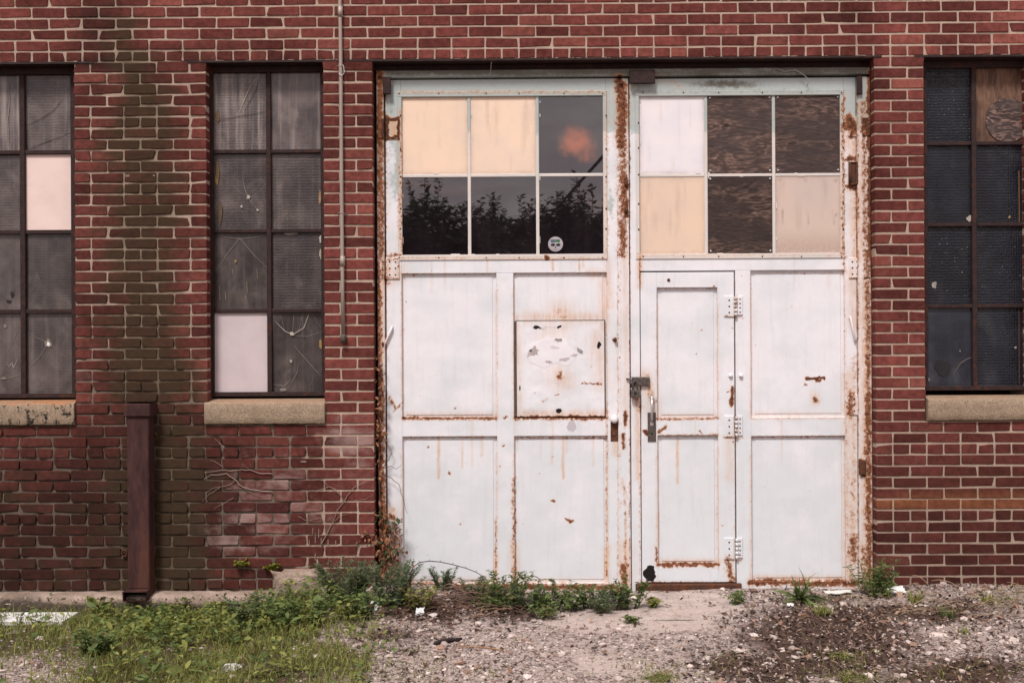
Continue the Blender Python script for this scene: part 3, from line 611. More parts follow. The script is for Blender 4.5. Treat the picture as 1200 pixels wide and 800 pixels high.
YF, YG = 0.100, 0.118
def window(px_edges, py_rows, bar, tones, boards, glassmat, cracks, blobs, label, silltint, sillpx, sillpy, pc):
    """px_edges: left, mullion, right; py_rows: top, three bars, bottom"""
    g = MB(); f = MB()
    xe = [xl(p, YF) for p in px_edges]; zr = [zl(p, YF, pc) for p in py_rows]
    hw = bar / PXM / 2
    x0 = xe[0]; x1 = xe[-1]; top = ZH - .012; bot = zr[-1] - .028
    f.box(x0 - .012, x0 + .022, YF - .012, .20, bot, top, .05, .002); f.box(x1 - .018, x1 + .012, YF - .012, .20, bot, top, .05, .002)
    f.box(x0 + .022, x1 - .018, YF - .012, .20, zr[0], top, .05, .002); f.box(x0 + .022, x1 - .018, YF - .012, .20, bot, zr[-1], .05, .002)
    for xm in xe[1:-1]: f.box(xm - hw * 1.25, xm + hw * 1.25, YF - .006, .14, zr[-1], zr[0], .05, .003)
    cols = [x0 + .022] + sum([[xm - hw * 1.25, xm + hw * 1.25] for xm in xe[1:-1]], []) + [x1 - .018]
    for z in zr[1:-1]:
        for c in range(0, len(cols), 2): f.box(cols[c], cols[c + 1], YF - .002, .14, z - hw, z + hw, .05, .003)
    nb = 0
    bd = []
    for r in range(4):
        for c in range(len(cols) // 2):
            xa, xb = cols[2 * c] - .004, cols[2 * c + 1] + .004; zt = zr[r] - (hw if r else 0) + .003; zb = zr[r + 1] + (hw if r < 3 else 0) - .003
            if (r, c) in boards:
                m = MB(); col, lab, mt = boards[(r, c)]
                m.box(xa, xb, YG - .004, YG + .012, zb, zt, .02, .002, tint=col); bd.append((m, lab, mt, (xa, xb, zb, zt)))
            else:
                t = tones.get((r, c), (.5, .5, .5)); dy = rng.normal(0, .0015)
                V = np.array([(xa, YG + dy, zb), (xb, YG - dy * .5, zb), (xb, YG + dy, zt), (xa, YG - dy, zt)])
                g.add(V, np.array([[0, 1, 2, 3]]), 0, t)
    lift = .003
    for pts, w, tn in cracks: lift += .00015; strip(g, pts, w * .8 / PXM, YG - lift, tn, 1)
    for (px, py, rx, ry, tn) in blobs:
        lift += .00015; c = at(px, py, YG - lift); k = 11; a = np.arange(k) * 2 * math.pi / k; rr = rng.uniform(.65, 1.2, k)
        V = np.stack([c[0] + rx / PXM * rr * np.cos(a), np.full(k, c[1]), c[2] + ry / PXM * rr * np.sin(a)], 1); g.add(V, np.arange(k)[None, :], 1, tn)
    w = g.build('window', [glassmat, M['frag']], building); w['label'] = label
    f.build('frame', [M['steel']], w)
    for m, lab, mt, ext in bd:
        if mt == 'ply_round':
            # a round plywood disc let into the board
            cx = at(1181, 141, YG - .01); k = 40; a = np.arange(k) * 2 * math.pi / k; R_ = 26 / PXM
            m.prism(np.stack([cx[0] + R_ * np.cos(a), cx[2] + R_ * np.sin(a)], 1), YG - .012, YG, 1, (.2, .3, 1.0))
            o = m.build('board', [M['board2'], M['swirl']], w)
        else: o = m.build('board', [M[mt]], w)
        o['label'] = lab
    s = MB(); sx0, sx1 = sillpx; zb_, zt_ = SILL * P + .005, (SILL + 2) * P - .002
    # sill: sloping top, rough front face
    yf, yb = -.022, .10; nx = 90; xs = np.linspace(sx0, sx1, nx); rows = []
    for (yy, zz) in ((yb, zt_ + .022), (.03, zt_ + .012), (yf + .006, zt_ + .002), (yf, zt_ - .006), (yf, zt_ - .05), (yf, zb_ + .045), (yf, zb_ + .006), (yf + .006, zb_), (.05, zb_)):
        j = (fbm(xs * 22, xs * 0 + zz * 60 + yy * 60, 61) - .5) * (.010 if yy < .02 else .003)
        rows.append(np.stack([xs, yy + j, zz + (fbm(xs * 18, xs * 0 + zz * 30, 62) - .5) * .008 * (yy < .05)], 1))
    V = np.concatenate(rows); i = np.arange(nx - 1)
    s.add(V, [np.stack([r * nx + i, (r + 1) * nx + i, (r + 1) * nx + i + 1, r * nx + i + 1], 1) for r in range(len(rows) - 1)], 0, silltint, True)
    for e in (0, nx - 1):
        ring = np.array([r[e] for r in rows]); s.add(ring, np.arange(len(ring))[None, :] if e else np.arange(len(ring))[None, ::-1], 0, silltint)
    s.build('sill', [M['stone']], w)
    return w

M['board2'] = mat_simple('stained_board', (0.060, 0.034, 0.025), (0.20, 0.115, 0.078), 5, 0.8, 0.2, 0.002, stretch=(3, 3, .6))
pale = (.40, .34, .30); dk = (.018, .014, .013); yel = (.30, .18, .06); mid = (.20, .165, .148)
window((-35, 27.5, 88), (88, 178.5, 272, 365, 461), 5,
       {(0, 0): (.9, 1.0, .6), (0, 1): (.62, .7, .9), (1, 0): (.55, .5, .7), (2, 0): (.55, .4, .1), (2, 1): (.35, .35, .5), (3, 0): (.6, .6, .2), (3, 1): (.5, .55, .3)},
       {(1, 1): ((.77, .60, .55), 'pale peach painted pane', 'board')}, M['gl'],
       [([(32, 147), (50, 138), (62, 130), (74, 116)], .9, dk), ([(32, 176), (50, 168), (64, 163), (86, 154)], .9, dk), ([(56, 160), (62, 166), (75, 158), (84, 172)], .6, mid), ([(10, 95), (11, 120), (9, 140), (11, 168)], 1.6, mid),
        ([(32, 389), (44, 396), (56, 401), (68, 410), (86, 426)], .7, mid), ([(56, 402), (49, 414), (39, 426), (31, 432)], .7, mid), ([(0, 443), (10, 443), (26, 438)], .8, mid), ([(10, 430), (14, 425), (16, 431), (20, 421)], .8, pale), ([(24, 380), (14, 402), (4, 420)], .5, mid)],
       [(56.5, 402, 4.5, 5, mid), (56.5, 403, 2.2, 2.8, (.8, .75, .72)), (4, 443, 4, 1.6, mid), (10, 353, 4, 2, dk), (14, 345, 2, 4, dk), (26, 376, 2, 3, (.4, .25, .1)), (6, 382, 2, 3, mid)],
       'grimy left window with one pale peach pane and a starred pane', (1.0, 1.0, .5), SILLS[0], (466, 496), 30)
window((247, 316, 380.5), (85, 177.5, 270.5, 364, 459), 4.5,
       {(0, 0): (.78, .95, .9), (0, 1): (.80, .95, .25), (1, 0): (.42, .4, .75), (1, 1): (.50, .5, .9), (2, 0): (.32, .6, .05), (2, 1): (.38, .35, 1.0), (3, 1): (.34, .7, .1)},
       {(3, 0): ((.56, .475, .49), 'pale pinkish grey boarded pane', 'board')}, M['gl'],
       [([(300, 93), (292, 104), (285, 120), (280, 132)], 1.0, (.36, .28, .22)), ([(254, 142), (272, 138), (290, 135), (312, 131)], .9, dk), ([(303, 92), (301, 104), (293, 118), (287, 130)], .9, dk), ([(284, 205), (287, 222), (291, 232), (302, 246)], .9, mid), ([(271, 214), (280, 225), (291, 230)], .6, mid), ([(291, 230), (283, 240)], .9, mid), ([(300, 222), (294, 228), (313, 208)], .5, mid), ([(253, 246), (283, 243), (310, 250)], .4, mid),
        ([(253, 318), (268, 295), (281, 279), (296, 297), (313, 314)], .8, mid), ([(253, 276), (281, 280), (312, 276)], .7, mid), ([(257, 335), (258, 352)], 1.0, (.36, .27, .14)), ([(264, 342), (264.5, 352)], 1.2, (.36, .27, .14)), ([(272, 315), (273, 321)], 1.2, (.36, .27, .14)), ([(289, 330), (290, 342)], 1.0, (.36, .27, .14)), ([(301, 315), (302, 326)], .9, (.36, .27, .14)), ([(287, 346), (288, 350)], 1.2, (.36, .27, .14)),
        ([(322, 376), (334, 388), (343, 392), (356, 384), (362, 368)], 1.2, (.36, .31, .27)), ([(334, 388), (329, 370)], 1.0, mid), ([(343, 392), (344, 370)], 1.6, mid), ([(350, 388), (354, 370)], 1.2, mid), ([(343, 393), (360, 394), (378, 388)], .6, mid), ([(345, 405), (354, 416), (370, 434), (376, 440)], .9, mid), ([(341, 444), (333, 452), (320, 450)], 1.0, mid), ([(337, 455), (348, 437), (350, 425)], .7, mid), ([(366, 368), (376, 384)], .8, mid), ([(368, 440), (363, 452)], .7, mid)],
       [(255, 136, 2.4, 7, (.16, .10, .04)), (254, 210, 2.2, 8, yel), (255, 200, 2, 14, (.16, .10, .04)), (375, 230, 1.8, 9, (.34, .2, .1)), (376, 404, 3, 6, yel), (376, 280, 2.4, 6, (.45, .38, .32)), (376, 298, 1.8, 6, (.4, .33, .24)), (291, 231, 2, 2.5, pale), (283, 242, 1.6, 1.8, pale), (302, 246, 1.8, 1.3, pale), (258, 250, 3, 14, (.10, .065, .035)), (340, 273, 10, 2.2, mid), (342, 391, 3, 2, (.42, .36, .3)), (276, 306, 1.3, 2, yel), (341, 423, 1.5, 1.5, pale), (332, 456, 5, 2, mid)],
       'cracked middle window with a pinkish grey boarded pane', (.12, .35, .5), SILLS[1], (464, 495), 315)
window((1083, 1142.5, 1209), (80, 168, 263, 358.5, 452), 4.5,
       {(0, 0): (.35, .15, 1.0), (1, 0): (.40, .2, .6), (1, 1): (.40, .2, .9), (2, 0): (.3, .2, 1.0), (2, 1): (.45, .2, 1.0), (3, 0): (.95, .3, .1), (3, 1): (.5, .2, .9)},
       {(0, 1): ((.4, .4, .4), 'brown stained board with a round plywood disc', 'ply_round')}, M['gd'],
       [([(1118, 437), (1126, 425), (1134, 420), (1141, 418)], .8, mid), ([(1194, 200), (1194.5, 262)], 4.5, (.16, .08, .03)), ([(1194, 360), (1194.5, 450)], 3.0, (.10, .055, .03))],
       [(1136, 256, 3.5, 4, pale), (1095, 334, 3, 4, (.30, .27, .25)), (1106, 433, 11, 11, (.012, .012, .014)), (1183, 254, 1.5, 2, (.3, .2, .08)), (1087, 445, 3, 2.5, (.18, .17, .17)), (1190, 407, 1.3, 1.3, pale), (1125, 411, 1, 1.4, mid)],
       'dark right window of wired glass with a stained plywood board', (.12, .25, .5), SILLS[2], (456, 489), 1145)

# ------------------------------------------------------------------ door frame and double doors
DW = door_wear_shade; RES = .008
YJ, YL, YP, YGF, YDG, YM = .072, .094, .113, .087, .106, .097
PL, PR = 590, 875
fr = MB()
zt = ZH - .012
fr.box(xl(442.5, YJ), xl(451, YJ), YJ, .25, -.10, zl(90, YJ, 446), RES, .004)
fr.box(DR[0] + .001, xl(442.5, .13) - .0005, .13, .25, -.10, zl(79, .13, 440), RES, .003, 1); fr.box(xl(1021.5, .13) + .0005, DR[1] - .001, .13, .25, -.10, zl(79, .13, 1024), RES, .003, 1)
fr.box(xl(1006, YJ), xl(1021.5, YJ), YJ, .25, -.10, zl(90, YJ, 1015), RES, .004)
zh = zl(89.5, YJ, 730)
fr.box(xl(442.5, YJ), xl(1021.5, YJ), YJ - .006, .25, zh + .002, zl(81, YJ, 730), RES, .004)
fr.box(DR[0] + .001, DR[1] - .001, YJ + .025, .25, zl(81, YJ, 730) + .001, zt, RES, .002, 1)
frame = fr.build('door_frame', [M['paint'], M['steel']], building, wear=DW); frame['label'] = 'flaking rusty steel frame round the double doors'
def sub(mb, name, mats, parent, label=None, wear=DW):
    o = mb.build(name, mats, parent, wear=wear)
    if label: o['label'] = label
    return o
b = MB(); r0 = at(737.5, 99, YJ); r1 = at(767, 83, YJ)
b.box(r0[0], r1[0], YJ - .03, YJ - .004, r0[2], r1[2], .02, .003); sub(b, 'stop_block', [M['steel']], frame)
for (a, t_, c, d) in ((449, 91, 458, 111), (1003.5, 90, 1009.5, 111)):
    b = MB(); r0 = at(a, d, YJ); r1 = at(c, t_, YJ); b.box(r0[0], r1[0], YJ - .02, YJ - .001, r0[2], r1[2], .02, .003); sub(b, 'catch', [M['steel']], frame)
b = MB(); b.tube([at(576.5, 70, .02), at(575.5, 76, .03), at(575, 84, .06), at(575.5, 92, .062)], .0022, 5); b.build('loose_wire', [M['silver']], frame)
b = MB(); b.tube([at(908, 80, .06), at(920, 84, .058), at(932, 82, .055), at(942, 88, .055), at(948, 94, .06), at(946, 101, .07)], .0022, 5); b.build('loose_wire', [M['silver']], frame)
b = MB(); x0 = xl(744, .05); x1 = xl(868, .05); b.box(x0, x1, .055, .25, -.12, zl(684.5, .055, 805), .02, .004)
b.build('threshold', [M['iron']], building)

def rectpx(mb, a, t, c, d, y0, y1, pc, res=RES, bv=.003, mat=0):
    mb.box(xl(a, y0), xl(c, y0), y0, y1, zl(d, y0, pc), zl(t, y0, pc), res, bv, mat)

def panel(parent, a, t, c, d, pc, label=None, Y=YP):
    m = MB(); X0_, X1_ = xl(a, Y), xl(c, Y); Z0_, Z1_ = zl(d, Y, pc), zl(t, Y, pc)
    m.box(X0_ - .004, X1_ + .004, Y + .004, Y + .03, Z0_ - .004, Z1_ + .004, RES, .002)
    e = .024
    m.box(X0_ + e, X1_ - e, Y, Y + .02, Z0_ + e * .9, Z1_ - e, RES, .004)
    return sub(m, 'panel', [M['paint']], parent, label)

def leaf_glazing(parent, cols, rows, outer, pc, panes):
    """cols, rows: glass edges in px incl. bar centres; outer: trim outline"""
    m = MB(); o0, o1, o2, o3 = outer
    rectpx(m, o0, o1, o2, rows[0], YGF, .115, pc, RES, .003); rectpx(m, o0, rows[-1], o2, o3, YGF, .115, pc, RES, .003)
    rectpx(m, o0, rows[0], cols[0], rows[-1], YGF, .115, pc, RES, .003); rectpx(m, cols[-1], rows[0], o2, rows[-1], YGF, .115, pc, RES, .003)
    h = 1.9
    for c in cols[1:-1]: rectpx(m, c - h, rows[0], c + h, rows[-1], YM, .115, pc, RES, .003)
    ed = [cols[0]] + sum([[c - h, c + h] for c in cols[1:-1]], []) + [cols[-1]]
    for r in rows[1:-1]:
        for i in range(0, len(ed), 2): rectpx(m, ed[i], r - h, ed[i + 1], r + h, YM + .002, .115, pc, RES, .003)
    # lumps of old putty and lifted paint along the bars
    for _ in range(46):
        vert = rng.random() < .5
        if vert: cx_, cy_ = rng.choice(ed) + rng.uniform(-.4, .4), rng.uniform(rows[0] + 6, rows[-1] - 6); w_, h_ = rng.uniform(.0015, .004), rng.uniform(.004, .022)
        else: cx_, cy_ = rng.uniform(cols[0] + 6, cols[-1] - 6), (rows[1] + rng.choice([-1.9, 1.9]) if rng.random() < .6 else rng.choice([rows[0], rows[-1]])); w_, h_ = rng.uniform(.004, .022), rng.uniform(.0012, .003)
        q_ = at(cx_, cy_, YM + .006); m.box(q_[0] - w_, q_[0] + w_, YM + .0035 + rng.uniform(-.003, .002), YM + .012, q_[2] - h_, q_[2] + h_, None, .001)
    # screw heads round the trim
    for i in range(6):
        t = (i + rng.uniform(-.12, .12)) / 5; px_ = o0 + 2.5 + (o2 - o0 - 5) * t
        for py_ in (o1 + 2.6, o3 - 2.6):
            c = at(px_, py_, YGF); m.tube([(c[0], YGF + .002, c[2]), (c[0], YGF - .003, c[2])], .0045, 8, 1)
    for i in range(1, 6):
        py_ = o1 + (o3 - o1) * (i + rng.uniform(-.2, .2)) / 6
        for px_ in (o0 + 2.4, o2 - 2.2):
            c = at(px_, py_, YGF); m.tube([(c[0], YGF + .002, c[2]), (c[0], YGF - .003, c[2])], .0055, 8, 1)
    sub(m, 'glazing_frame', [M['trim'], M['iron']], parent)
    gm = MB(); any_ = False
    for r in range(2):
        for c in range(3):
            xa, xb = xl(ed[2 * c], YDG) - .006, xl(ed[2 * c + 1], YDG) + .006; z1_ = zl(rows[r] + (h if r else 0), YDG, pc) + .006; z0_ = zl(rows[r + 1] - (h if r == 0 else 0), YDG, pc) - .006
            k = panes[(r, c)]
            if k == 'glass':
                dy = 0.0; any_ = True
                gm.add([(xa, YDG + dy, z0_), (xb, YDG - dy, z0_), (xb, YDG + dy, z1_), (xa, YDG - dy, z1_)], np.array([[0, 1, 2, 3]]), 0, (.5, .5, .5))
            elif k[0] == 'ply':
                m = MB(); m.box(xa, xb, YDG - .006, YDG + .008, z0_, z1_, .02, .002, tint=k[1])
                for sx in (xa + .022, xb - .022):
                    for sz in (z0_ + .022, z1_ - .022): m.tube([(sx, YDG - .004, sz), (sx, YDG - .010, sz)], .007, 8, 1)
                o = m.build('board', [M['ply'], M['silver']], parent); o['label'] = k[2]
            else:
                m = MB(); m.box(xa, xb, YDG - .003, YDG + .008, z0_, z1_, .012, .002, tint=k[1]); 
                def edge_dirt(W, e=(xa, xb, z0_, z1_), f=k[3] if len(k) > 3 else None):
                    d = np.minimum(np.minimum(W[:, 0] - e[0], e[1] - W[:, 0]), np.minimum(W[:, 2] - e[2], e[3] - W[:, 2])); q = .75 * np.exp(-np.maximum(d - .006, 0) / .012) * (.3 + 1.0 * fbm(W[:, 0] * 22, W[:, 2] * 22, 57))
                    q = np.maximum(q, .30 * sstep(.55, .8, fbm(W[:, 0] * 26, W[:, 2] * 3, 58)))
                    if f: q = np.maximum(q, f(W)['stain'])
                    return dict(stain=q)
                o = m.build('painted_pane', [M['pane']], parent, wear=edge_dirt); o['label'] = k[2]
    if any_: gm.build('glass', [M['mirror']], parent)

def mat_pane():
    g = G('painted_pane'); v = g.obj(); r, gg, b, col = g.tint(); n1 = g.noise(v, 4, 4, 0.6); n2 = g.noise(v, 70, 4, 0.7)
    c = g.mix(g.rng(n1, 0.35, 0.7), col, g.mix(1.0, col, (0.90, 0.93, 0.97), 'MULTIPLY')); c = g.mix(g.math('MULTIPLY', g.rng(n2, 0.62, 0.8), 0.14), c, (0.5, 0.4, 0.33))
    st = g.attr('stain'); c = g.mix(g.math('MULTIPLY', st, g.rng(n2, 0.2, 0.7, 0.4, 1)), c, (0.32, 0.22, 0.18))
    return g.done(c, 0.45, 0.4, g.bump(n1, 0.004, 0.4))
M['pane'] = mat_pane()

RUST += [(849, 371, 870, 372, 2, .6), (862, 347, 862, 372, 2.2, .55), (849, 512, 870, 513, 2.2, .6), (862, 487, 862, 512, 2.4, .6), (848, 655, 870, 656, 2, .5), (862, 630, 862, 655, 2, .5), (443, 138, 450, 163, 5, 1.1), (443, 302, 449, 328, 5, .62), (1012, 137, 1020, 160, 6, 1.2), (1012, 302, 1020, 326, 5, .7), (1016, 462, 1020, 486, 5, .8), (995, 186, 1018, 186, 5, .9), (995, 219, 1018, 222, 6, .9), (455, 300, 466, 298, 4, .7), (455, 140, 466, 140, 2.6, 1.5), (455, 161, 466, 161, 2.6, 1.5), (454, 140, 454, 162, 2.2, 1.5), (466.5, 140, 466.5, 162, 2, 1.5), (450, 138, 450, 163, 4, 1.5), (994, 138, 1010, 160, 6, 1.2), (994, 148, 1012, 150, 9, 1.1), (997, 158, 1012, 142, 5, 1.0), (455, 304, 466, 304, 1.8, .6), (467, 304, 467, 327, 1.8, .6), (453, 326, 466, 327, 2, .6), (449, 302, 449, 328, 3, .75), (1012, 304, 1012, 326, 3, .7), (996, 326, 1008, 327, 2, .7), (1014, 462, 1014, 486, 4, .6), (1016, 626, 1016, 656, 3, .5)]
STAIN += [(460, 143, 461, 159, 4, 1.0), (995, 163, 1000, 180, 6, .6)]
def hinge(parent, a, t, c, d, pin, mat='paint', holes=True, Y=YL, name='hinge', label=None):
    m = MB(); r0 = at(a, d, Y - .006); r1 = at(c, t, Y - .006)
    m.box(r0[0], r1[0], Y - .008, Y + .002, r0[2], r1[2], .006, .002)
    xk = xl(pin, Y); rr = .011; n_ = 5; hh = (r1[2] - r0[2]) / n_
    for i in range(n_):
        z = r0[2] + hh * i; m.tube([(xk, Y - .012, z + .002), (xk, Y - .012, z + hh - .002)], rr * (1.0 if i % 2 else .9), 10)
    if holes:
        for i in range(3):
            z = r0[2] + (r1[2] - r0[2]) * (.2 + .3 * i)
            for fx in ((.3, .72) if abs(c - a) > 12 else (.5,)):
                x = r0[0] + (r1[0] - r0[0]) * fx; m.tube([(x, Y - .006, z), (x, Y - .0095, z)], .0055, 8, 1)
    if pin < 460: ja, jc = 442.8, pin - .6
    elif pin > 1000: ja, jc = pin + .6, 1020.0
    else: ja = None
    if ja:
        q0 = at(ja, d - 1, YJ - .004); q1 = at(jc, t + 1, YJ - .004); m.box(q0[0], q1[0], YJ - .007, YJ + .002, q0[2], q1[2], .006, .002)
    return sub(m, name, [M[mat], M['iron']], parent, label)

# --- left leaf
lm = MB()
rectpx(lm, 453, 92.8, 471, 697, YL, .14, PL); rectpx(lm, 711.5, 92.8, 725, 697, YL, .14, PL)
for (a, t, c, d) in ((471, 92.8, 711.5, 110), (471, 301, 711.5, 320), (471, 490, 582, 511), (602, 490, 711.5, 511), (471, 683, 711.5, 697)): rectpx(lm, a, t, c, d, YL, .14, PL)
rectpx(lm, 582, 320, 602, 683, YL, .14, PL)
left = sub(lm, 'garage_door', [M['paint']], building, 'left door leaf with dark glazed top panes and a sheet patch')
ast = MB(); rectpx(ast, 724, 93, 738, 694, YL - .014, .14, PL, .006, .004); rectpx(ast, 729, 140, 733, 300, YL - .017, YL - .012, PL, .006, .002)
for (px_, py_, h_) in ((734, 215, 8), (734, 247, 6), (728, 98, 2.5), (721, 398, 2)):
    c = at(px_, py_, YL - .016); ast.tube([(c[0], YL - .012, c[2] - h_ / 2 / PXM * 1.0), (c[0], YL - .024, c[2]), (c[0], YL - .012, c[2] + h_ / 2 / PXM)], .010, 8, 1)
sub(ast, 'astragal', [M['paint'], M['iron']], left, 'rust eaten meeting strip')
panel(left, 471, 320, 582, 490, PL); panel(left, 602, 320, 711.5, 490, PL); panel(left, 471, 511, 582, 683, PL); panel(left, 602, 511, 711.5, 683, PL)
cream = (.83, .625, .475)
leaf_glazing(left, (472, 551, 631, 708), (113, 205.5, 298), (467, 107, 712.5, 304.5), PL,
             {(0, 0): ('pane', cream, 'cream painted pane at the top left corner'), (0, 1): ('pane', (.84, .635, .49), 'cream painted pane beside the glass'), (0, 2): 'glass', (1, 0): 'glass', (1, 1): 'glass', (1, 2): 'glass'})
# sheet metal patch, slightly buckled
pm = MB(); Yq = YP - .012; xa, xb = xl(605.5, Yq), xl(708, Yq); za, zb = zl(487.5, Yq, 655), zl(376, Yq, 655); nu, nv = 90, 98
a, c = np.meshgrid(np.linspace(xa, xb, nu), np.linspace(za, zb, nv)); a = a.ravel(); c = c.ravel()
ed = np.minimum(np.minimum(a - xa, xb - a), np.minimum(c - za, zb - c))
V = np.stack([a, Yq - .006 * sstep(0, .08, ed) * (fbm(a * 3, c * 6, 91) - .2) - .002 + .003 * (fbm(a * 9, c * 14, 95) - .5), c], 1)
i = (np.arange(nv - 1)[:, None] * nu + np.arange(nu - 1)[None, :]).reshape(-1); pm.add(V, np.stack([i, i + 1, i + nu + 1, i + nu], 1), 0, smooth=True)
for (x0_, x1_, z0_, z1_) in ((xa - .013, xa, za, zb), (xb, xb + .006, za, zb), (xa - .006, xb + .006, zb, zb + .006)): pm.box(x0_, x1_, Yq + .001, YP + .01, z0_, z1_, RES, .001, 1)
sub(pm, 'patch_plate', [M['paint'], M['oldiron']], left, 'buckled sheet patch with torn sticker remains')
# torn sticker remains
sk = MB(); k = 60; a = np.arange(k) * 2 * math.pi / k
def torn(pxc, pyc, rx, ry, cut, Y, amp, seed):
    pts = []
    for t in a:
        r = 1 + amp * (float(fbm(np.array([math.cos(t) * 2 + 5]), np.array([math.sin(t) * 2 + 5]), seed)[0]) - .5)
        x_, y_ = pxc + rx * r * math.cos(t), pyc + ry * r * math.sin(t)
        if cut is not None and y_ > cut(x_): y_ = cut(x_)
        p = at(x_, y_, Y); pts.append((p[0], p[2]))
    return pts
sk.prism(torn(645, 414, 31, 17, lambda x: 428 + 3 * math.sin(x / 5), Yq - .007, .5, 8), Yq - .0050, Yq - .001, 0, (.77, .74, .775))
for (px_, py_, rx, ry, rot, tn) in ((655, 398.5, 5, 2.4, 0, (.30, .27, .245)), (680, 411, 2, 4.6, -.7, (.30, .27, .26)), (626, 411, 5.5, 6.5, .3, (.40, .35, .35)), (643, 424, 5, 2.2, .2, (.42, .36, .37)), (661, 421, 7, 2.2, -.15, (.50, .44, .46)), (652, 407, 6, 2, .1, (.62, .57, .60)), (672, 416, 5, 1.6, -.2, (.52, .46, .47)), (620, 414, 2, 5, .4, (.5, .45, .46))):
    pts = []
    for t in a[::4]:
        q = rng.uniform(.5, 1.3); x_ = rx * q * math.cos(t); y_ = ry * q * math.sin(t); p = at(px_ + x_ * math.cos(rot) - y_ * math.sin(rot), py_ + x_ * math.sin(rot) + y_ * math.cos(rot), Yq - .0078); pts.append((p[0], p[2]))
    sk.prism(pts, Yq - .0056, Yq - .001, 0, tn)
pts = []
for t in a[::4]:
    q = rng.uniform(.8, 1.1); p = at(670 + 6 * q * math.cos(t), 499 + 6.5 * q * math.sin(t), YL - .0012); pts.append((p[0], p[2]))
bp_ = MB(); bp_.prism(pts, YL - .0012, YL + .004, 0, (.50, .455, .48)); sub(bp_, 'bare_patch', [M['board']], left, wear=None)
sub(sk, 'sticker_scrap', [M['board']], left, 'torn oval sticker scraps', wear=None)
# round sticker on the bottom right pane
st = MB()
def disc(px_, py_, r, Y, tint, sx=1.0, sy=1.0, n_=32):
    c = at(px_, py_, Y); q = np.arange(n_) * 2 * math.pi / n_
    st.prism(np.stack([c[0] + r * sx / PXM * np.cos(q), c[2] + r * sy / PXM * np.sin(q)], 1), Y, Y + .0006, 0, tint)
def quadpx(pts, Y, tint):
    st.prism([tuple(at(a_, b_, Y)[[0, 2]]) for a_, b_ in pts[::-1]], Y, Y + .0006, 0, tint)
YS = YDG - .0045
disc(651, 286, 8.9, YS, (.36, .32, .345)); disc(651, 285.2, 7.6, YS - .0005, (.40, .36, .385))
quadpx([(645.2, 280.6), (650.6, 280.6), (650.6, 284.2), (645.6, 284.2)], YS - .001, (.075, .11, .17)); quadpx([(650.9, 280.6), (656.2, 280.6), (655.8, 284.2), (650.9, 284.2)], YS - .001, (.045, .13, .06))
disc(648, 286.9, 2.4, YS - .001, (.02, .017, .02), 1.1, .72); disc(654.2, 286.9, 2.4, YS - .001, (.02, .017, .02), 1.1, .72); disc(651, 289.6, 1.0, YS - .001, (.03, .025, .03), .8, 1.1); disc(653.2, 284.4, 1.1, YS - .0015, (.62, .62, .60), 1.2, .4)
quadpx([(648.5, 292), (653.5, 292), (653, 292.6), (649, 292.6)], YS - .001, (.2, .18, .19))
sub(st, 'sticker', [M['board']], left, 'round grey sticker with blue and green blocks and a dark face', wear=None)
hinge(left, 453, 138, 467, 163, 450, 'paint', False, label='dark brown rusted hinge'); hinge(left, 452, 302, 468, 327, 449, 'paint')
b = MB(); p0, p1 = at(451, 404, YL - .012), at(459, 384, YL - .016); b.tube([at(450, 404, YL), p0, p1, at(459.5, 383, YL)], .008, 6); sub(b, 'hook', [M['paint']], left)
# recessed bolt keeper and its knob
b = MB(); rectpx(b, 715, 492, 725, 517, YL - .003, YL + .01, 720, .01, .002, 1); c = at(720, 491, YL - .02); k = 12
for i in range(6):
    th = i / 5 * math.pi / 2
b.tube([(c[0], YL, c[2]), (c[0], YL - .02, c[2]), (c[0], YL - .034, c[2]), (c[0], YL - .040, c[2])], [.020, .026, .022, .010], 14, 0)
c = at(720, 509, YL - .004); b.tube([(c[0], YL, c[2]), (c[0], YL - .006, c[2])], .007, 10, 2)
sub(b, 'bolt_keeper', [M['paint'], M['iron'], M['oldiron']], left)

# --- right leaf
rm = MB()
rectpx(rm, 739, 91.6, 750, 697, YL, .14, PR); rectpx(rm, 990, 91.6, 1004.3, 697, YL, .14, PR)
for (a, t, c, d) in ((750, 91.6, 990, 109), (750, 300, 990, 317), (880, 489, 990, 511), (880, 681, 990, 697)): rectpx(rm, a, t, c, d, YL, .14, PR)
rectpx(rm, 862, 317, 880, 697, YL, .14, PR)
right = sub(rm, 'garage_door', [M['paint']], building, 'right door leaf with plywood in its top panes')
def stainpane(W):
    px, py = proj(W); s = np.maximum(.65 * sstep(262, 298, py), 0)
    for q in (917, 946, 976): s = np.maximum(s, seg(px, py, q, 246, q + 1, 262, .8, .9))
    for q, w in ((914, 211), (944, 211), (979, 212), (914, 290), (985, 290), (980, 252)): s = np.maximum(s, ell(px, py, q, w, 1.6, 1.6, 1.2))
    return dict(stain=s)
leaf_glazing(right, (750.5, 828.5, 908, 986), (112, 205, 297), (746, 106, 990.5, 303), PR,
             {(0, 0): ('pane', (.80, .745, .765), 'white painted pane'), (0, 1): ('ply', (.1, .2, .75), 'weathered plywood board, upper middle pane'), (0, 2): ('ply', (.55, .7, .6), 'weathered plywood board in the corner pane'),
              (1, 0): ('pane', (.75, .565, .435), 'cream painted pane'), (1, 1): ('ply', (.8, .4, .3), 'dark grey plywood board, lower middle pane'), (1, 2): ('pane', (.60, .475, .405), 'beige pane stained brown at the bottom', stainpane)})
panel(right, 880, 317, 990, 489, PR); panel(right, 880, 511, 990, 681, PR)
hinge(right, 994, 137, 1005, 160, 1010, 'paint', False, label='dark rusted hinge plate'); hinge(right, 995, 302, 1008, 326, 1012, 'paint'); hinge(right, 996, 462, 1006, 486, 1014, 'paint')
b = MB()
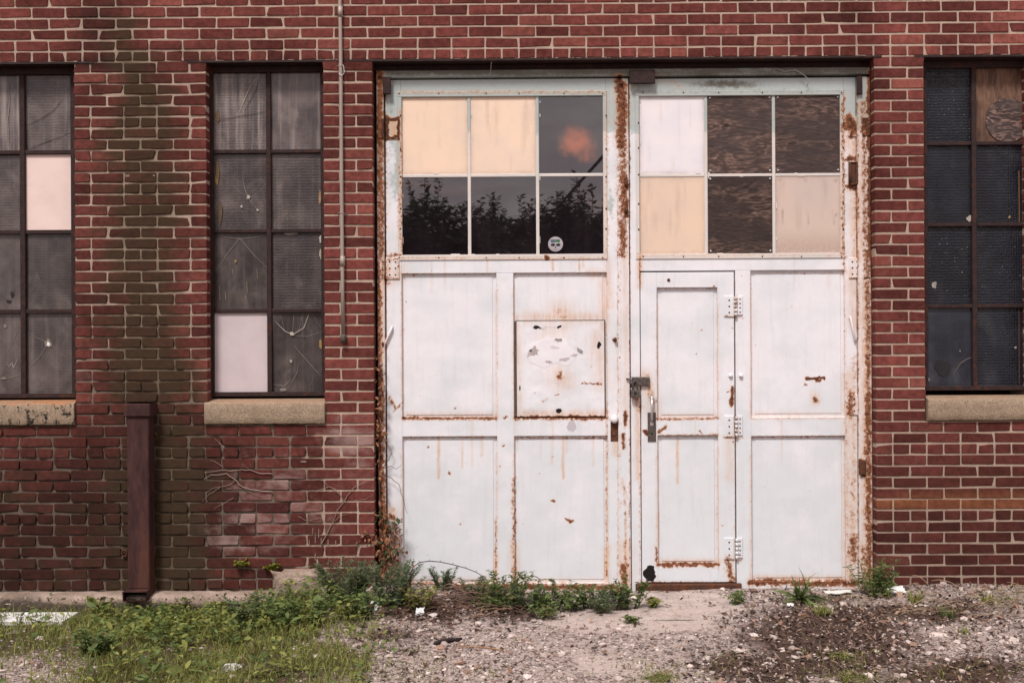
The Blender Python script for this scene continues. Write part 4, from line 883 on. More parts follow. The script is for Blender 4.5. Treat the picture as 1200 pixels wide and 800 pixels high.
for (a, c) in ((996, 1005), (1008, 1017)):
    r0 = at(a, 216, YL - .012); r1 = at(c, 190, YL - .012); b.tube([(r0[0], YL - .012, r0[2]), (r1[0], YL - .012, r0[2]), (r1[0], YL - .012, r1[2]), (r0[0], YL - .012, r1[2]), (r0[0], YL - .012, r0[2] - .001)], .010, 8)
    b.box(r0[0], r1[0], YL - .008, YL, r0[2], r1[2], .01, .002)
sub(b, 'hinge', [M['iron']], right, 'rusted double loop hinge')
b = MB(); b.tube([at(996, 371, YL), at(997, 373, YL - .018), at(1002, 398, YL - .018), at(1002.5, 400, YL)], .008, 8); sub(b, 'pull_bar', [M['paint']], right)
hinge(right, 1006, 625, 1016, 656, 1017, 'paint'); b = MB(); rectpx(b, 1007, 540, 1014, 557, YJ - .02, YJ + .01, PR, .006, .004); sub(b, 'latch_stub', [M['iron']], right)

# --- wicket door
wm = MB(); YW = YL - .002
rectpx(wm, 751, 319, 770, 682, YW, .14, 806); rectpx(wm, 841, 319, 860.5, 682, YW, .14, 806)
for t, d in ((319, 337), (490, 510), (661.5, 682)): rectpx(wm, 770, t, 841, d, YW, .14, 806)
wick = sub(wm, 'wicket_door', [M['paint']], building, 'small personnel door cut into the right door leaf')
panel(wick, 770, 337, 841, 490, 806); panel(wick, 770, 510, 841, 661.5, 806)
for t, d in ((347, 371), (487, 512), (630, 655)):
    h_ = hinge(wick, 849, t, 860, d, 862, 'paint', True, YW); m = MB(); r0 = at(864, d - 2, YW); r1 = at(870, t, YW); m.box(r0[0], r1[0], YW - .007, YW + .001, r0[2], r1[2], .006, .002)
    for i in range(4):
        z = r0[2] + (r1[2] - r0[2]) * (.15 + .23 * i); x = (r0[0] + r1[0]) / 2; m.tube([(x, YW - .005, z), (x, YW - .0085, z)], .005, 8, 1)
    sub(m, 'hinge', [M['paint'], M['iron']], wick)
b = MB(); r0 = at(740, 452, YW); r1 = at(761, 441.5, YW); b.box(r0[0], r1[0], YW - .022, YW - .002, r0[2], r1[2], .01, .005)
b.tube([at(734, 444, YW - .02), at(738, 444, YW - .028), at(741, 447, YW - .028), at(739, 454, YW - .02)], .006, 8); sub(b, 'hasp', [M['oldiron']], wick)
b = MB(); sh = [at(741.5, 458, YW - .03), at(741.5, 450, YW - .03), at(743, 446.5, YW - .03), at(745.5, 446.5, YW - .03), at(747, 450, YW - .03), at(747, 458, YW - .03)]
b.tube(sh, .0055, 8); r0 = at(739.5, 466, YW - .03); r1 = at(749.5, 456.5, YW - .03); b.box(r0[0], r1[0], YW - .044, YW - .016, r0[2], r1[2], .01, .005, 0, True); r0 = at(743, 462.5, YW - .04); r1 = at(746, 459, YW - .04); b.box(r0[0], r1[0], YW - .046, YW - .04, r0[2], r1[2], None, .001, 1)
sub(b, 'padlock', [M['oldiron'], M['rope']], wick)
b = MB(); r0 = at(759, 517, YW); r1 = at(768.5, 483, YW); b.box(r0[0], r1[0], YW - .008, YW + .001, r0[2], r1[2], .01, .003)
c = at(764, 508, YW - .01); b.tube([(c[0], YW - .006, c[2]), (c[0], YW - .0095, c[2])], .006, 10, 1); r0 = at(762, 499, YW - .01); r1 = at(766, 494, YW - .01); b.box(r0[0], r1[0], YW - .012, YW - .006, r0[2], r1[2], None, .002, 2)
sub(b, 'lock_plate', [M['oldiron'], M['rope'], M['silver']], wick)
b = MB(); b.tube([at(764, 466, YW), at(764, 467, YW - .025), at(764, 475, YW - .045), at(764, 488, YW - .045), at(764, 492, YW - .02), at(764, 493, YW)], [.012, .012, .0085, .0075, .008, .008], 10)
b.tube([at(764, 463, YW), at(764, 466, YW - .02), at(764, 468, YW - .034)], [.010, .013, .012], 10); sub(b, 'handle', [M['silver']], wick)
for px_ in (856, 868):
    b = MB()
    c = at(px_, 440, YW); b.tube([(c[0], YW + .001, c[2]), (c[0], YW - .012, c[2]), (c[0], YW - .018, c[2])], [.014, .013, .006], 10); sub(b, 'bolt_head', [M['paint']], wick)
c = at(783.5, 328, YW); b = MB(); b.tube([(c[0], YW + .001, c[2]), (c[0], YW - .005, c[2])], .010, 10); sub(b, 'bolt_head', [M['iron']], wick)

# ------------------------------------------------------------------ pipe, downspout
def vec(*p): return np.array(p, float)
YC = -.020
cpt = [at(397, -120, YC), at(397.8, -40, YC), at(399.2, 60, YC), at(400.2, 200, YC), at(401.4, 330, YC), at(402.2, 394, YC)]
cond = empty('conduit', tuple(cpt[-1])); tag(cond, 'thin grey conduit running down the brick beside the middle window', 'pipe')
def lb_(mb, name, mats, root, **k):
    return mb.build(name, mats, root, loc=None, **k)
def child(mb, name, mats, root, label=None, wear=None):
    """mesh in world coordinates parented under a thing placed at its base"""
    o = mb.build(name, mats, None, loc=tuple(root.location), wear=wear); o.parent = root; o.location = (0, 0, 0)
    if label: o['label'] = label
    return o
b = MB(); b.tube(cpt, .0118, 14); child(b, 'tube', [M['pipe']], cond)
for py_ in (14, 306):
    b = MB(); t = (py_ - 60) / 334; px_ = 399.2 + 3 * t; b.tube([at(px_, py_ - 6, YC), at(px_, py_ + 6, YC)], .0155, 14); child(b, 'coupling', [M['pipe']], cond)
b = MB(); b.tube([at(402.2, 392, YC), at(402.3, 396, YC - .003), at(402.4, 402, YC - .004)], [.016, .018, .015], 12); child(b, 'end_cap', [M['oldiron']], cond)
for py_ in (78, 250):
    b = MB(); c = at(399.5 if py_ < 100 else 400.6, py_, YC); b.tube([(c[0] - .03, .004, c[2]), (c[0] - .016, YC - .006, c[2] + .002), (c[0], YC - .014, c[2] + .003), (c[0] + .016, YC - .006, c[2] + .002), (c[0] + .034, .004, c[2] - .012)], .003, 6); child(b, 'clamp', [M['pipe']], cond)
b = MB(); c = at(400, 80, YC); q = np.linspace(0, 5.5, 26); b.tube(np.stack([c[0] + .012 + .028 * np.sin(q) * (q / 5.5), YC - .016 + .006 * np.cos(q), c[2] - .012 * q / 1.4 + .02 * np.cos(q)], 1), .0022, 5); child(b, 'tie_wire', [M['silver']], cond)

dx0, dx1 = xl(148, -.115), xl(173.5, -.115); dz0, dz1 = zl(690, -.115, 160), zl(475, -.115, 160)
dsp = empty('downspout', ((dx0 + dx1) / 2, 0, zl(703, -.13, 160))); tag(dsp, 'dark plum rectangular metal downspout standing against the mossy brick', 'downspout')
b = MB(); b.box(dx0, dx1, -.115, -.012, dz0, dz1 - .03, .03, .006, 0, True); child(b, 'pipe', [M['downspout']], dsp)
b = MB(); b.box(dx0 - .015, dx1 + .015, -.130, -.004, dz1 - .07, dz1 + .012, .03, .006, 0, True)
b.add([(dx0 - .012, -.119, dz1 + .012), (dx1 + .012, -.119, dz1 + .012), (dx1 + .012, -.004, dz1 + .012), (dx0 - .012, -.004, dz1 + .012)], np.array([[0, 1, 2, 3]])); child(b, 'collar', [M['downspout']], dsp)
# outlet shoe kicked forward, hollow
b = MB(); zo = zl(703, -.15, 160)
ot = [(dx0 - .002, -.117, dz0 + .002), (dx1 + .002, -.117, dz0 + .002), (dx1 + .002, -.010, dz0 + .002), (dx0 - .002, -.010, dz0 + .002)]
lo = [(dx0 - .006, -.185, zo + .062), (dx1 + .004, -.185, zo + .062), (dx1 + .004, -.03, zo - .012), (dx0 - .006, -.03, zo - .012)]
fl = [(dx0 - .006, -.180, zo + .004), (dx1 + .004, -.180, zo + .004)]
V = [*ot, lo[0], lo[1], (dx1 + .004, -.180, zo), (dx0 - .006, -.180, zo), (dx1 + .004, -.012, zo), (dx0 - .006, -.012, zo)]
b.add(V, [np.array([[0, 4, 5, 1]]), np.array([[1, 5, 6, 8, 2]]), np.array([[0, 3, 9, 7, 4]]), np.array([[3, 2, 8, 9]]), np.array([[9, 8, 6, 7]])], 0)
t_ = .006; b.add([(dx0 - .006, -.1795, zo + .050), (dx1 + .004, -.1795, zo + .050), (dx1 + .004, -.06, zo + .050), (dx0 - .006, -.06, zo + .050), (dx0 + t_, -.06, zo + t_), (dx1 - t_, -.06, zo + t_)], [np.array([[0, 1, 2, 3]])], 1)
b.tube([(dx0 - .006, -.184, zo + .060), (dx1 + .004, -.184, zo + .060), (dx1 + .004, -.181, zo + .002), (dx0 - .006, -.181, zo + .002), (dx0 - .006, -.184, zo + .060)], .004, 6, 0)
child(b, 'outlet', [M['downspout'], M['rope']], dsp)
for px_, py_ in ((145.5, 648), (178.5, 648), (181, 511)):
    b = MB(); c = at(px_, py_, -.02); q = np.linspace(0, 2 * math.pi, 15); b.tube(np.stack([c[0] + .016 * np.cos(q), np.full(15, -.018), c[2] + .020 * np.sin(q)], 1), .0055, 6, cap=False); b.tube([(c[0], .002, c[2]), (c[0], -.016, c[2])], .006, 6)
    child(b, 'bracket_ring', [M['iron']], dsp)

# ------------------------------------------------------------------ ground
def gheight(x, y):
    p = np.stack([x, np.clip(y, -5, 0) * 1.0, np.zeros_like(x)], 1)
    left_ = sstep(-1.05, -1.75, x + .35 * (fbm(x * 2, y * 2, 301) - .5))
    h = -.125 * left_ * (1 - .55 * sstep(-.35, -1.1, y)) - .012 + .0 * x
    h = h + .030 * (fbm(x * 2.2, y * 2.2, 302) - .5) + .016 * (fbm(x * 9, y * 9, 303) - .5)
    h = h + .055 * np.exp(-((x + .62) / .42) ** 2) * sstep(-.55, -.12, y) * sstep(.3, -.05, y)
    h = h + .035 * sstep(2.0, 2.6, x) * sstep(-.6, -.1, y)
    h = h - .008 * np.exp(-(np.maximum(np.abs(x - .75) - .45, 0) / .18) ** 2) * sstep(-.85, -.5, y) - .03 * sstep(.02, .10, y)
    far = sstep(6, 30, np.hypot(x, y)); return h * (1 - far) - .03 * far
xs = np.concatenate([[-400, -150, -60, -25, -12, -8, -6], np.arange(-5.0, -4.0, .1), np.arange(-4.0, 4.0, .02), np.arange(4.0, 5.01, .1), [6, 8, 12, 25, 60, 150, 400]])
ys = np.concatenate([[-400, -150, -60, -30, -18, -12, -9, -7], np.arange(-6, -2.6, .15), np.arange(-2.6, .13, .018), [.29]])
a, c = np.meshgrid(xs, ys); a = a.ravel(); c = c.ravel(); nx_, ny_ = len(xs), len(ys)
gb = MB(); i = (np.arange(ny_ - 1)[:, None] * nx_ + np.arange(nx_ - 1)[None, :]).reshape(-1)
gb.add(np.stack([a, c, gheight(a, c)], 1), np.stack([i, i + 1, i + nx_ + 1, i + nx_], 1), 0, smooth=True)

def zones(W):
    """what lies where on the ground, in photograph pixels"""
    px, py = proj(W); y = W[:, 1]; out = (y < -2.2)
    py = np.where(out, 800, np.clip(py, 680, 800)); px = np.clip(px, -60, 1260)
    wx = px + (fbm(px / 50, py / 25, 401) - .5) * 60; wy = py + (fbm(px / 60, py / 20, 402) - .5) * 22
    # green: left bank
    green = sstep(445, 330, wx + (wy - 720) * .15) * sstep(700, 716, wy)
    green = np.maximum(green, ell(wx, wy, 390, 772, 60, 34, .8)); green = green * (1 - .85 * ell(wx, wy, 40, 785, 90, 22, 1)) * (1 - .5 * ell(wx, wy, 85, 745, 25, 20, 1))
    mulch = np.maximum(ell(wx, wy, 975, 750, 110, 50, 1.1), ell(wx, wy, 900, 785, 90, 28, .95)); mulch = np.maximum(mulch, ell(wx, wy, 1120, 790, 110, 26, .95)); mulch = np.maximum(mulch, ell(wx, wy, 1080, 715, 100, 16, .8)); mulch = np.maximum(mulch, ell(wx, wy, 500, 715, 75, 16, .95)); mulch = np.maximum(mulch, ell(wx, wy, 1150, 725, 60, 14, .6)); mulch = np.maximum(mulch, .34 * sstep(820, 900, wx)); mulch = np.maximum(mulch, .55 * ell(wx, wy, 470, 745, 60, 18, 1)); mulch = np.maximum(mulch, ell(wx, wy, 590, 712, 70, 14, .8)); mulch = np.maximum(mulch, ell(wx, wy, 830, 772, 50, 10, .5)); mulch = mulch * (1 - .7 * ell(wx, wy, 1135, 752, 50, 14, 1))
    apron = np.maximum(ell(wx, wy, 735, 724, 110, 22, 1.15), ell(wx, wy, 810, 715, 70, 22, 1.15)); apron = np.maximum(apron, ell(wx, wy, 670, 745, 90, 16, .5)); apron = np.maximum(apron, ell(wx, wy, 715, 780, 90, 30, .62))
    light = np.maximum(ell(wx, wy, 1120, 752, 110, 26, .9), ell(wx, wy, 560, 765, 160, 35, .8)); light = np.maximum(light, ell(wx, wy, 30, 782, 90, 25, .9)); light = np.maximum(light, ell(wx, wy, 1100, 700, 120, 14, .7))
    return green, mulch, apron, light
def ground_wear(W):
    g_, m_, a_, l_ = zones(W); f = (np.hypot(W[:, 0], W[:, 1]) > 14)
    return dict(mulch=np.clip(m_, 0, 1), apron=np.clip(a_, 0, 1), soil=np.where(f, .3, np.clip(g_ * .9, 0, 1)))
ground = gb.build('ground', [M['ground']], wear=ground_wear); tag(ground, 'gravelly brown earth in front of the building', kind='structure')

ap = MB(); axs = np.arange(spx := at(596, 400, 0)[0], at(876, 400, 0)[0], .02); ays = np.arange(-.72, -.03, .02); a, c = np.meshgrid(axs, ays); a = a.ravel(); c = c.ravel(); nx_, ny_ = len(axs), len(ays)
apx, apy = proj(np.stack([a, c, a * 0 - .015], 1)); lim = np.interp(apx, [590, 640, 690, 742, 748, 860, 880], [735, 758, 756, 752, 742, 741, 700]) + (fbm(a * 14, c * 14, 501) - .5) * 14; top_ = np.interp(apx, [590, 640, 700, 745, 760], [735, 728, 716, 706, 690])
gapj = np.abs(apx - 745 - (apy - 720) * .1 - (fbm(apy / 6, apy * 0, 502) - .5) * 6) < 1.6
ok = (apy < lim) & (apy > top_ + (fbm(a * 12, c * 12, 503) - .5) * 12) & ~gapj
i = (np.arange(ny_ - 1)[:, None] * nx_ + np.arange(nx_ - 1)[None, :]).reshape(-1); Fq = np.stack([i, i + 1, i + nx_ + 1, i + nx_], 1); Fq = Fq[ok[Fq].all(axis=1)]
ap.add(np.stack([a, c, -.0155 + .006 * (fbm(a * 3, c * 3, 504) - .5) + .010 * (c + .4) * 0], 1), Fq, 0, smooth=True)
m_ap = mat_concrete('worn_concrete', (0.33, 0.265, 0.24), (0.52, 0.43, 0.39))
tag(ap.build('concrete_apron', [m_ap], wear=lambda W: dict(soot_shade=.28 * fbm(W[:, 0] * 6, W[:, 1] * 6, 505))), 'worn pale concrete apron in front of the doors', kind='structure')
def gz(x, y): return float(gheight(np.array([x]), np.array([y]))[0])
def spot(px, py):
    """point on the ground under a picture point"""
    z = -.02
    for _ in range(8):
        p = gp(px, py, z); z = gz(p[0], p[1])
    return np.array((p[0], min(p[1], -.01), z))

# gravel
PHI = (1 + 5 ** .5) / 2
ICO = np.array([(-1, PHI, 0), (1, PHI, 0), (-1, -PHI, 0), (1, -PHI, 0), (0, -1, PHI), (0, 1, PHI), (0, -1, -PHI), (0, 1, -PHI), (PHI, 0, -1), (PHI, 0, 1), (-PHI, 0, -1), (-PHI, 0, 1)]) / math.hypot(1, PHI)
ICF = np.array([(0, 11, 5), (0, 5, 1), (0, 1, 7), (0, 7, 10), (0, 10, 11), (1, 5, 9), (5, 11, 4), (11, 10, 2), (10, 7, 6), (7, 1, 8), (3, 9, 4), (3, 4, 2), (3, 2, 6), (3, 6, 8), (3, 8, 9), (4, 9, 5), (2, 4, 11), (6, 2, 10), (8, 6, 7), (9, 8, 1)])
def scatter(n, f, y0=-2.6, y1=-.02, x0=-4.1, x1=4.1):
    x = rng.uniform(x0, x1, n); y = rng.uniform(y0, y1, n); W = np.stack([x, y, gheight(x, y)], 1); k = rng.random(n) < f(W); return W[k]
def rot3(n):
    q = rng.normal(size=(n, 4)); q /= np.linalg.norm(q, axis=1)[:, None]; w, x, y, z = q.T
    return np.stack([np.stack([1 - 2 * (y * y + z * z), 2 * (x * y - z * w), 2 * (x * z + y * w)], 1), np.stack([2 * (x * y + z * w), 1 - 2 * (x * x + z * z), 2 * (y * z - x * w)], 1), np.stack([2 * (x * z - y * w), 2 * (y * z + x * w), 1 - 2 * (x * x + y * y)], 1)], 1)
def stones(W, size, tint):
    n = len(W); S = ICO[None] * (1 + rng.normal(0, .16, (n, 12, 1))) * rng.uniform(.55, 1.15, (n, 1, 3))
    S = np.einsum('nij,nkj->nki', rot3(n), S); S[:, :, 2] *= .62; V = W[:, None, :] + S * size[:, None, None]; V[:, :, 2] += (size * .18)[:, None]
    Fc = ICF[None] + (np.arange(n) * 12)[:, None, None]; return V.reshape(-1, 3), Fc.reshape(-1, 3), np.repeat(tint, 12, axis=0)
def gdens(W):
    g_, m_, a_, l_ = zones(W); k = sstep(.36, .62, fbm(W[:, 0] * 4, W[:, 1] * 7, 611)); return np.clip((.22 + .45 * k + .5 * l_) * (1 - .72 * np.clip(m_ * (1.25 - .6 * k), 0, 1)) * 1.0 * (1 - .80 * np.clip(a_, 0, 1)) * (1 - .80 * np.clip(g_, 0, 1)), .02, 1)
v_ = rng.beta(1.6, 2.6, ns); st_V, st_F, _ = stones(np.stack(LEDGE_STONES[:3], 1), LEDGE_STONES[3], np.zeros((ns, 3)))
fb.add(st_V, st_F, 1, np.repeat(np.stack([.10 + .45 * v_, .075 + .37 * v_, .06 + .31 * v_], 1), 12, axis=0))
fb.build('foundation_ledge', [M['ledge'], M['pebble']], building, wear=ledge_wear_shade)
sb = MB()
for n_, lo_, hi_ in ((30000, .004, .010), (9500, .007, .016), (1500, .015, .030)):
    W = scatter(n_, gdens); s = rng.uniform(lo_, hi_, len(W)); v = rng.beta(2, 2.2, len(W))
    base = np.stack([.17 + .50 * v, .128 + .435 * v, .112 + .40 * v], 1); brn = rng.random(len(W)) < .16; base[brn] *= np.array((.55, .42, .36))
    sb.add(*stones(W, s, base)[:2], 0, np.repeat(base, 12, axis=0))
tag(sb.build('gravel', [M['pebble']]), 'pale pinkish gravel scattered over the yard', kind='stuff')
# bark chips and dead leaf bits
def cdens(W):
    g_, m_, a_, l_ = zones(W); return np.clip(.14 + .95 * m_ - .4 * a_, .03, 1) * (1 - .6 * np.clip(g_, 0, 1))
W = scatter(52000, cdens); n = len(W); L = rng.uniform(.008, .042, n); wd = L * rng.uniform(.18, .5, n); ang = rng.uniform(0, 6.283, n); u = np.stack([np.cos(ang), np.sin(ang), rng.normal(0, .35, n)], 1); vv = np.stack([-np.sin(ang), np.cos(ang), rng.normal(0, .5, n)], 1)
C_ = W + np.array((0, 0, .008)); V = np.stack([C_ - u * L[:, None] / 2, C_ + vv * wd[:, None] / 2 + np.array((0, 0, .003)), C_ + u * L[:, None] / 2, C_ - vv * wd[:, None] / 2], 1).reshape(-1, 3)
v = rng.random(n); t = np.stack([.035 + .30 * v ** 3, .021 + .20 * v ** 3, .016 + .155 * v ** 3], 1); wb_ = MB(); wb_.add(V, np.arange(n * 4).reshape(-1, 4), 0, np.repeat(t, 4, axis=0))
def ldens(W):
    px, py = proj(W); return np.clip(ell(px, py, 500, 712, 70, 18, .9) + ell(px, py, 590, 705, 60, 14, .6) + ell(px, py, 450, 716, 40, 14, .5) + ell(px, py, 1060, 720, 130, 30, .28) + .03, 0, 1)
W = scatter(5000, ldens); n = len(W); L = rng.uniform(.018, .055, n); wd = L * rng.uniform(.25, .6, n); ang = rng.uniform(0, 6.283, n); u = np.stack([np.cos(ang), np.sin(ang), rng.normal(0, .4, n)], 1); vv = np.stack([-np.sin(ang), np.cos(ang), rng.normal(0, .5, n)], 1)
C_ = W + np.array((0, 0, .014)); V = np.stack([C_ - u * L[:, None] / 2, C_ + vv * wd[:, None] / 2 + np.array((0, 0, .006)), C_ + u * L[:, None] / 2, C_ - vv * wd[:, None] / 2], 1).reshape(-1, 3); V[:, 1] = np.minimum(V[:, 1], -.006)
v = rng.random((n, 1)); t = np.array((.10, .045, .028)) * (1 - v) + np.array((.36, .22, .15)) * v; wb_.add(V, np.arange(n * 4).reshape(-1, 4), 0, np.repeat(t, 4, axis=0))
tag(wb_.build('bark_debris', [M['twig']]), 'dark brown bark chips and leaf bits on the ground', kind='stuff')

# ------------------------------------------------------------------ vegetation
def blades(mb, B, H, Wd, lean, tint, mat=0, segs=3, droop=1.0):
    """curved grass blades: B bases (n,3), heights, widths, lean fraction"""
    n = len(B); a = rng.uniform(0, 6.283, n); d = np.stack([np.cos(a), np.sin(a), np.zeros(n)], 1); s = np.stack([-np.sin(a), np.cos(a), np.zeros(n)], 1)
    tw = rng.uniform(-1, 1, n)[:, None]; s = s * np.cos(tw) + d * np.sin(tw); V = []
    for k in range(segs + 1):
        f = k / segs; c = B + d * (lean * H * f ** 1.8)[:, None] + np.array((0, 0, 1)) * (H * (f - droop * lean * .35 * f ** 2.4))[:, None]
        w = (Wd * (1 - f ** 1.6) * .5)[:, None] if k < segs else 0.0003
        V += [c - s * w, c + s * w]
    V = np.stack(V, 1).reshape(-1, 3); m = 2 * (segs + 1); o = (np.arange(n) * m)[:, None]
    q = [np.concatenate([o + 2 * k, o + 2 * k + 1, o + 2 * k + 3, o + 2 * k + 2], 1) for k in range(segs)]
    mb.add(V, q, mat, np.repeat(tint, m, axis=0))
def gtint(n, a, b, dead=0.0):
    t = rng.random((n, 1)); c = np.array(a) * (1 - t) + np.array(b) * t; c = c * rng.uniform(.75, 1.25, (n, 1)); k = rng.random(n) < dead; c[k] = np.array((.26, .19, .09)) * rng.uniform(.6, 1.2, (k.sum(), 1)); return c
def leaves(mb, C, Dr, L, Wd, tint, mat=0, lobed=False, curl=.22):
    """ovate leaves: centre-base C, direction Dr, length, width"""
    n = len(C); Dr = Dr / (np.linalg.norm(Dr, axis=1)[:, None] + 1e-9); up = np.tile((0, 0, 1.0), (n, 1)) + rng.normal(0, .45, (n, 3)); s = np.cross(Dr, up); s /= np.linalg.norm(s, axis=1)[:, None] + 1e-9; nn = np.cross(s, Dr)
    prof = [(0, .06), (.25, .75), (.5, 1.0), (.78, .6), (1.0, .03)] if not lobed else [(0, .08), (.2, .7), (.3, .42), (.48, 1.0), (.6, .45), (.78, .6), (1.0, .03)]
    V = []
    for f, w in prof:
        c = C + Dr * (L * f)[:, None] - nn * (L * curl * np.sign(f - .2) * (f - .2) ** 2)[:, None]
        for sg in (-1, 0, 1): V.append(c + s * (sg * Wd * w * .5)[:, None] + nn * (abs(sg) * Wd * .14 * w)[:, None])
    V = np.stack(V, 1).reshape(-1, 3); m = 3 * len(prof); o = (np.arange(n) * m)[:, None]; q = []
    for k in range(len(prof) - 1):
        for e in (0, 1): a_ = o + 3 * k + e; q.append(np.concatenate([a_, a_ + 1, a_ + 4, a_ + 3], 1))
    mb.add(V, q, mat, np.repeat(tint, m, axis=0), True)

GY = ((.14, .17, .038), (.32, .32, .095)); GD = ((.075, .115, .036), (.19, .24, .08)); GB = ((.10, .135, .07), (.21, .25, .145))
# low grass
def grdens(W):
    g_, m_, a_, l_ = zones(W); px, py = proj(W); e = 0
    for (cx, cy, rx, ry, s) in ((990, 775, 40, 9, .6), (960, 770, 22, 7, .5), (775, 790, 45, 12, .45), (985, 792, 60, 8, .5), (845, 778, 26, 8, .45), (1110, 790, 60, 10, .4), (470, 785, 60, 18, .35), (560, 790, 30, 8, .3), (1170, 700, 40, 10, .35), (960, 705, 40, 8, .3), (735, 785, 15, 10, .3), (1180, 790, 40, 10, .3), (700, 770, 10, 3, .2), (865, 770, 20, 5, .3)): e = np.maximum(e, ell(px, py, cx, cy, rx, ry, s))
    patch = sstep(.36, .60, fbm(W[:, 0] * 5, W[:, 1] * 5, 555)); return np.clip(np.clip(g_ * 1.2, 0, 1) * (.12 + .88 * patch) + e * .8, 0.003, 1)
W = scatter(95000, grdens); n = len(W); px, py = proj(W); tall = np.where(px < 440, .75 + .5 * sstep(770, 715, py), .5)
gr = MB(); blades(gr, W, rng.uniform(.025, .085, n) * tall * (1 + .5 * (px < 440)), rng.uniform(.0028, .0065, n), rng.uniform(.3, 1.1, n), gtint(n, *GY, .10))
tag(gr.build('grass', [M['leaf']]), 'short yellowish green grass growing in patches', kind='stuff')
# broadleaf ground cover on the left bank
def wdens(W):
    g_, m_, a_, l_ = zones(W); px, py = proj(W); s = sstep(768, 728, py + (fbm(px / 30, py / 12, 71) - .5) * 50) * sstep(60, 170, px + (fbm(px / 20, py / 12, 72) - .5) * 60); s = np.maximum(s, .10)
    return np.clip(g_, 0, 1) * s * (px < 470)
W = scatter(9000, wdens, x0=-4.1, x1=-.5); wv = MB()
for p in W:
    px_, py_ = proj(p[None]); hgt = rng.uniform(.03, .14) * (1 + .8 * float(sstep(260, 380, px_[0])) * float(sstep(770, 720, py_[0]))); nl = rng.integers(4, 9); a_ = rng.uniform(0, 6.283, nl)
    C = p + np.stack([np.cos(a_) * .012, np.sin(a_) * .012, rng.uniform(.2, 1, nl) * hgt], 1); Dr = np.stack([np.cos(a_), np.sin(a_), rng.uniform(-.1, .8, nl)], 1)
    big = rng.random() < .06; L = rng.uniform(.018, .045, nl) * (2.0 if big else 1); tn = gtint(nl, *(GD if rng.random() < .45 else GY)); leaves(wv, C, Dr, L, L * rng.uniform(.35, .62, nl), tn)
tag(wv.build('weed_cover', [M['leaf']]), 'dense low broadleaf weeds along the left bank', kind='stuff')

def plant(name, px, py, label, cat, kind, h, spread, n, cols, group=None, dead=.05, base=None):
    if base is None and kind != 'tuft': h *= 1.15; spread *= 1.25; n = int(n * 1.35)
    p = spot(px, py) if base is None else np.asarray(base, float); root = empty(name, tuple(p)); tag(root, label, cat, group); sm = MB(); lf = MB(); ns = 0
    if kind == 'tuft':
        a_ = rng.uniform(0, 6.283, n); r = spread * .3 * np.sqrt(rng.random(n)); B = p + np.stack([r * np.cos(a_), r * np.sin(a_), np.zeros(n)], 1); B[:, 2] = gheight(B[:, 0], B[:, 1]) - .004; B[:, 1] = np.minimum(B[:, 1], -.012)
        blades(lf, B, h * rng.uniform(.45, 1.0, n), rng.uniform(.004, .008, n), rng.uniform(.2, 1.0, n) * spread / h * .9, gtint(n, *cols, dead), segs=4)
        child(lf, 'foliage', [M['leaf']], root); return root
    if kind == 'rosette':
        a_ = rng.uniform(0, 6.283, n); el = rng.uniform(.15, 1.2, n); C = p + np.stack([np.cos(a_) * .01, np.sin(a_) * .01, np.full(n, .008)], 1); Dr = np.stack([np.cos(a_) * np.cos(el), np.sin(a_) * np.cos(el), np.sin(el)], 1); L = spread * rng.uniform(.45, 1.05, n)
        Dr[:, 1] = np.where(Dr[:, 1] > 0, Dr[:, 1] * .3, Dr[:, 1]); leaves(lf, C, Dr, L, L * rng.uniform(.10, .2, n), gtint(n, *cols, dead), lobed=True, curl=rng.uniform(.3, 1.1, n)); child(lf, 'foliage', [M['leaf']], root); return root
    for s_ in range(n):
        a0 = rng.uniform(0, 6.283); r0 = spread * .35 * math.sqrt(rng.random()); b0 = p + (r0 * math.cos(a0), r0 * math.sin(a0) * .6, 0); b0[1] = min(b0[1], -.015); hh = h * rng.uniform(.55, 1.0); out = spread * rng.uniform(.15, .65)
        tip = b0 + (out * math.cos(a0), out * math.sin(a0) * .7, hh); tip[1] = min(tip[1], -.012)
        q = np.linspace(0, 1, 7)[:, None]; pts = b0 + (tip - b0) * q + np.array((0, 0, 1)) * (np.sin(q * math.pi) * hh * .12); sm.tube(pts, np.linspace(.0026, .001, 7), 5, 0, cols[0] if rng.random() > dead * 2 else (.16, .10, .06)); ns += 1
        if kind == 'feathery':
            nl = int(60 * hh / .2) + 22; f = rng.random(nl) ** .75; C = b0 + (tip - b0) * f[:, None] + np.array((0, 0, 1)) * (np.sin(f * math.pi) * hh * .12)[:, None]; al = rng.uniform(0, 6.283, nl); Dr = np.stack([np.cos(al), np.sin(al), rng.uniform(.1, 1.1, nl)], 1); L = rng.uniform(.018, .042, nl) * (1.1 - .5 * f); leaves(lf, C, Dr, L, L * .20, gtint(nl, *cols, dead))
        else:
            nl = int((22 if kind == 'lance' else 10) * hh / .15) + 6; f = .12 + .88 * rng.random(nl); C = b0 + (tip - b0) * f[:, None] + np.array((0, 0, 1)) * (np.sin(f * math.pi) * hh * .12)[:, None]; al = rng.uniform(0, 6.283, nl); Dr = np.stack([np.cos(al), np.sin(al), rng.uniform(-.1, .7, nl)], 1); L = rng.uniform(.03, .06, nl) * (1.15 - .5 * f); leaves(lf, C, Dr, L * (1.25 if kind == 'lance' else .85), L * (rng.uniform(.16, .26, nl) if kind == 'lance' else rng.uniform(.36, .56, nl)), gtint(nl, *cols, dead), lobed=(kind == 'lobed'))
    child(sm, 'stem', [M['twig']], root); child(lf, 'foliage', [M['leaf']], root); return root

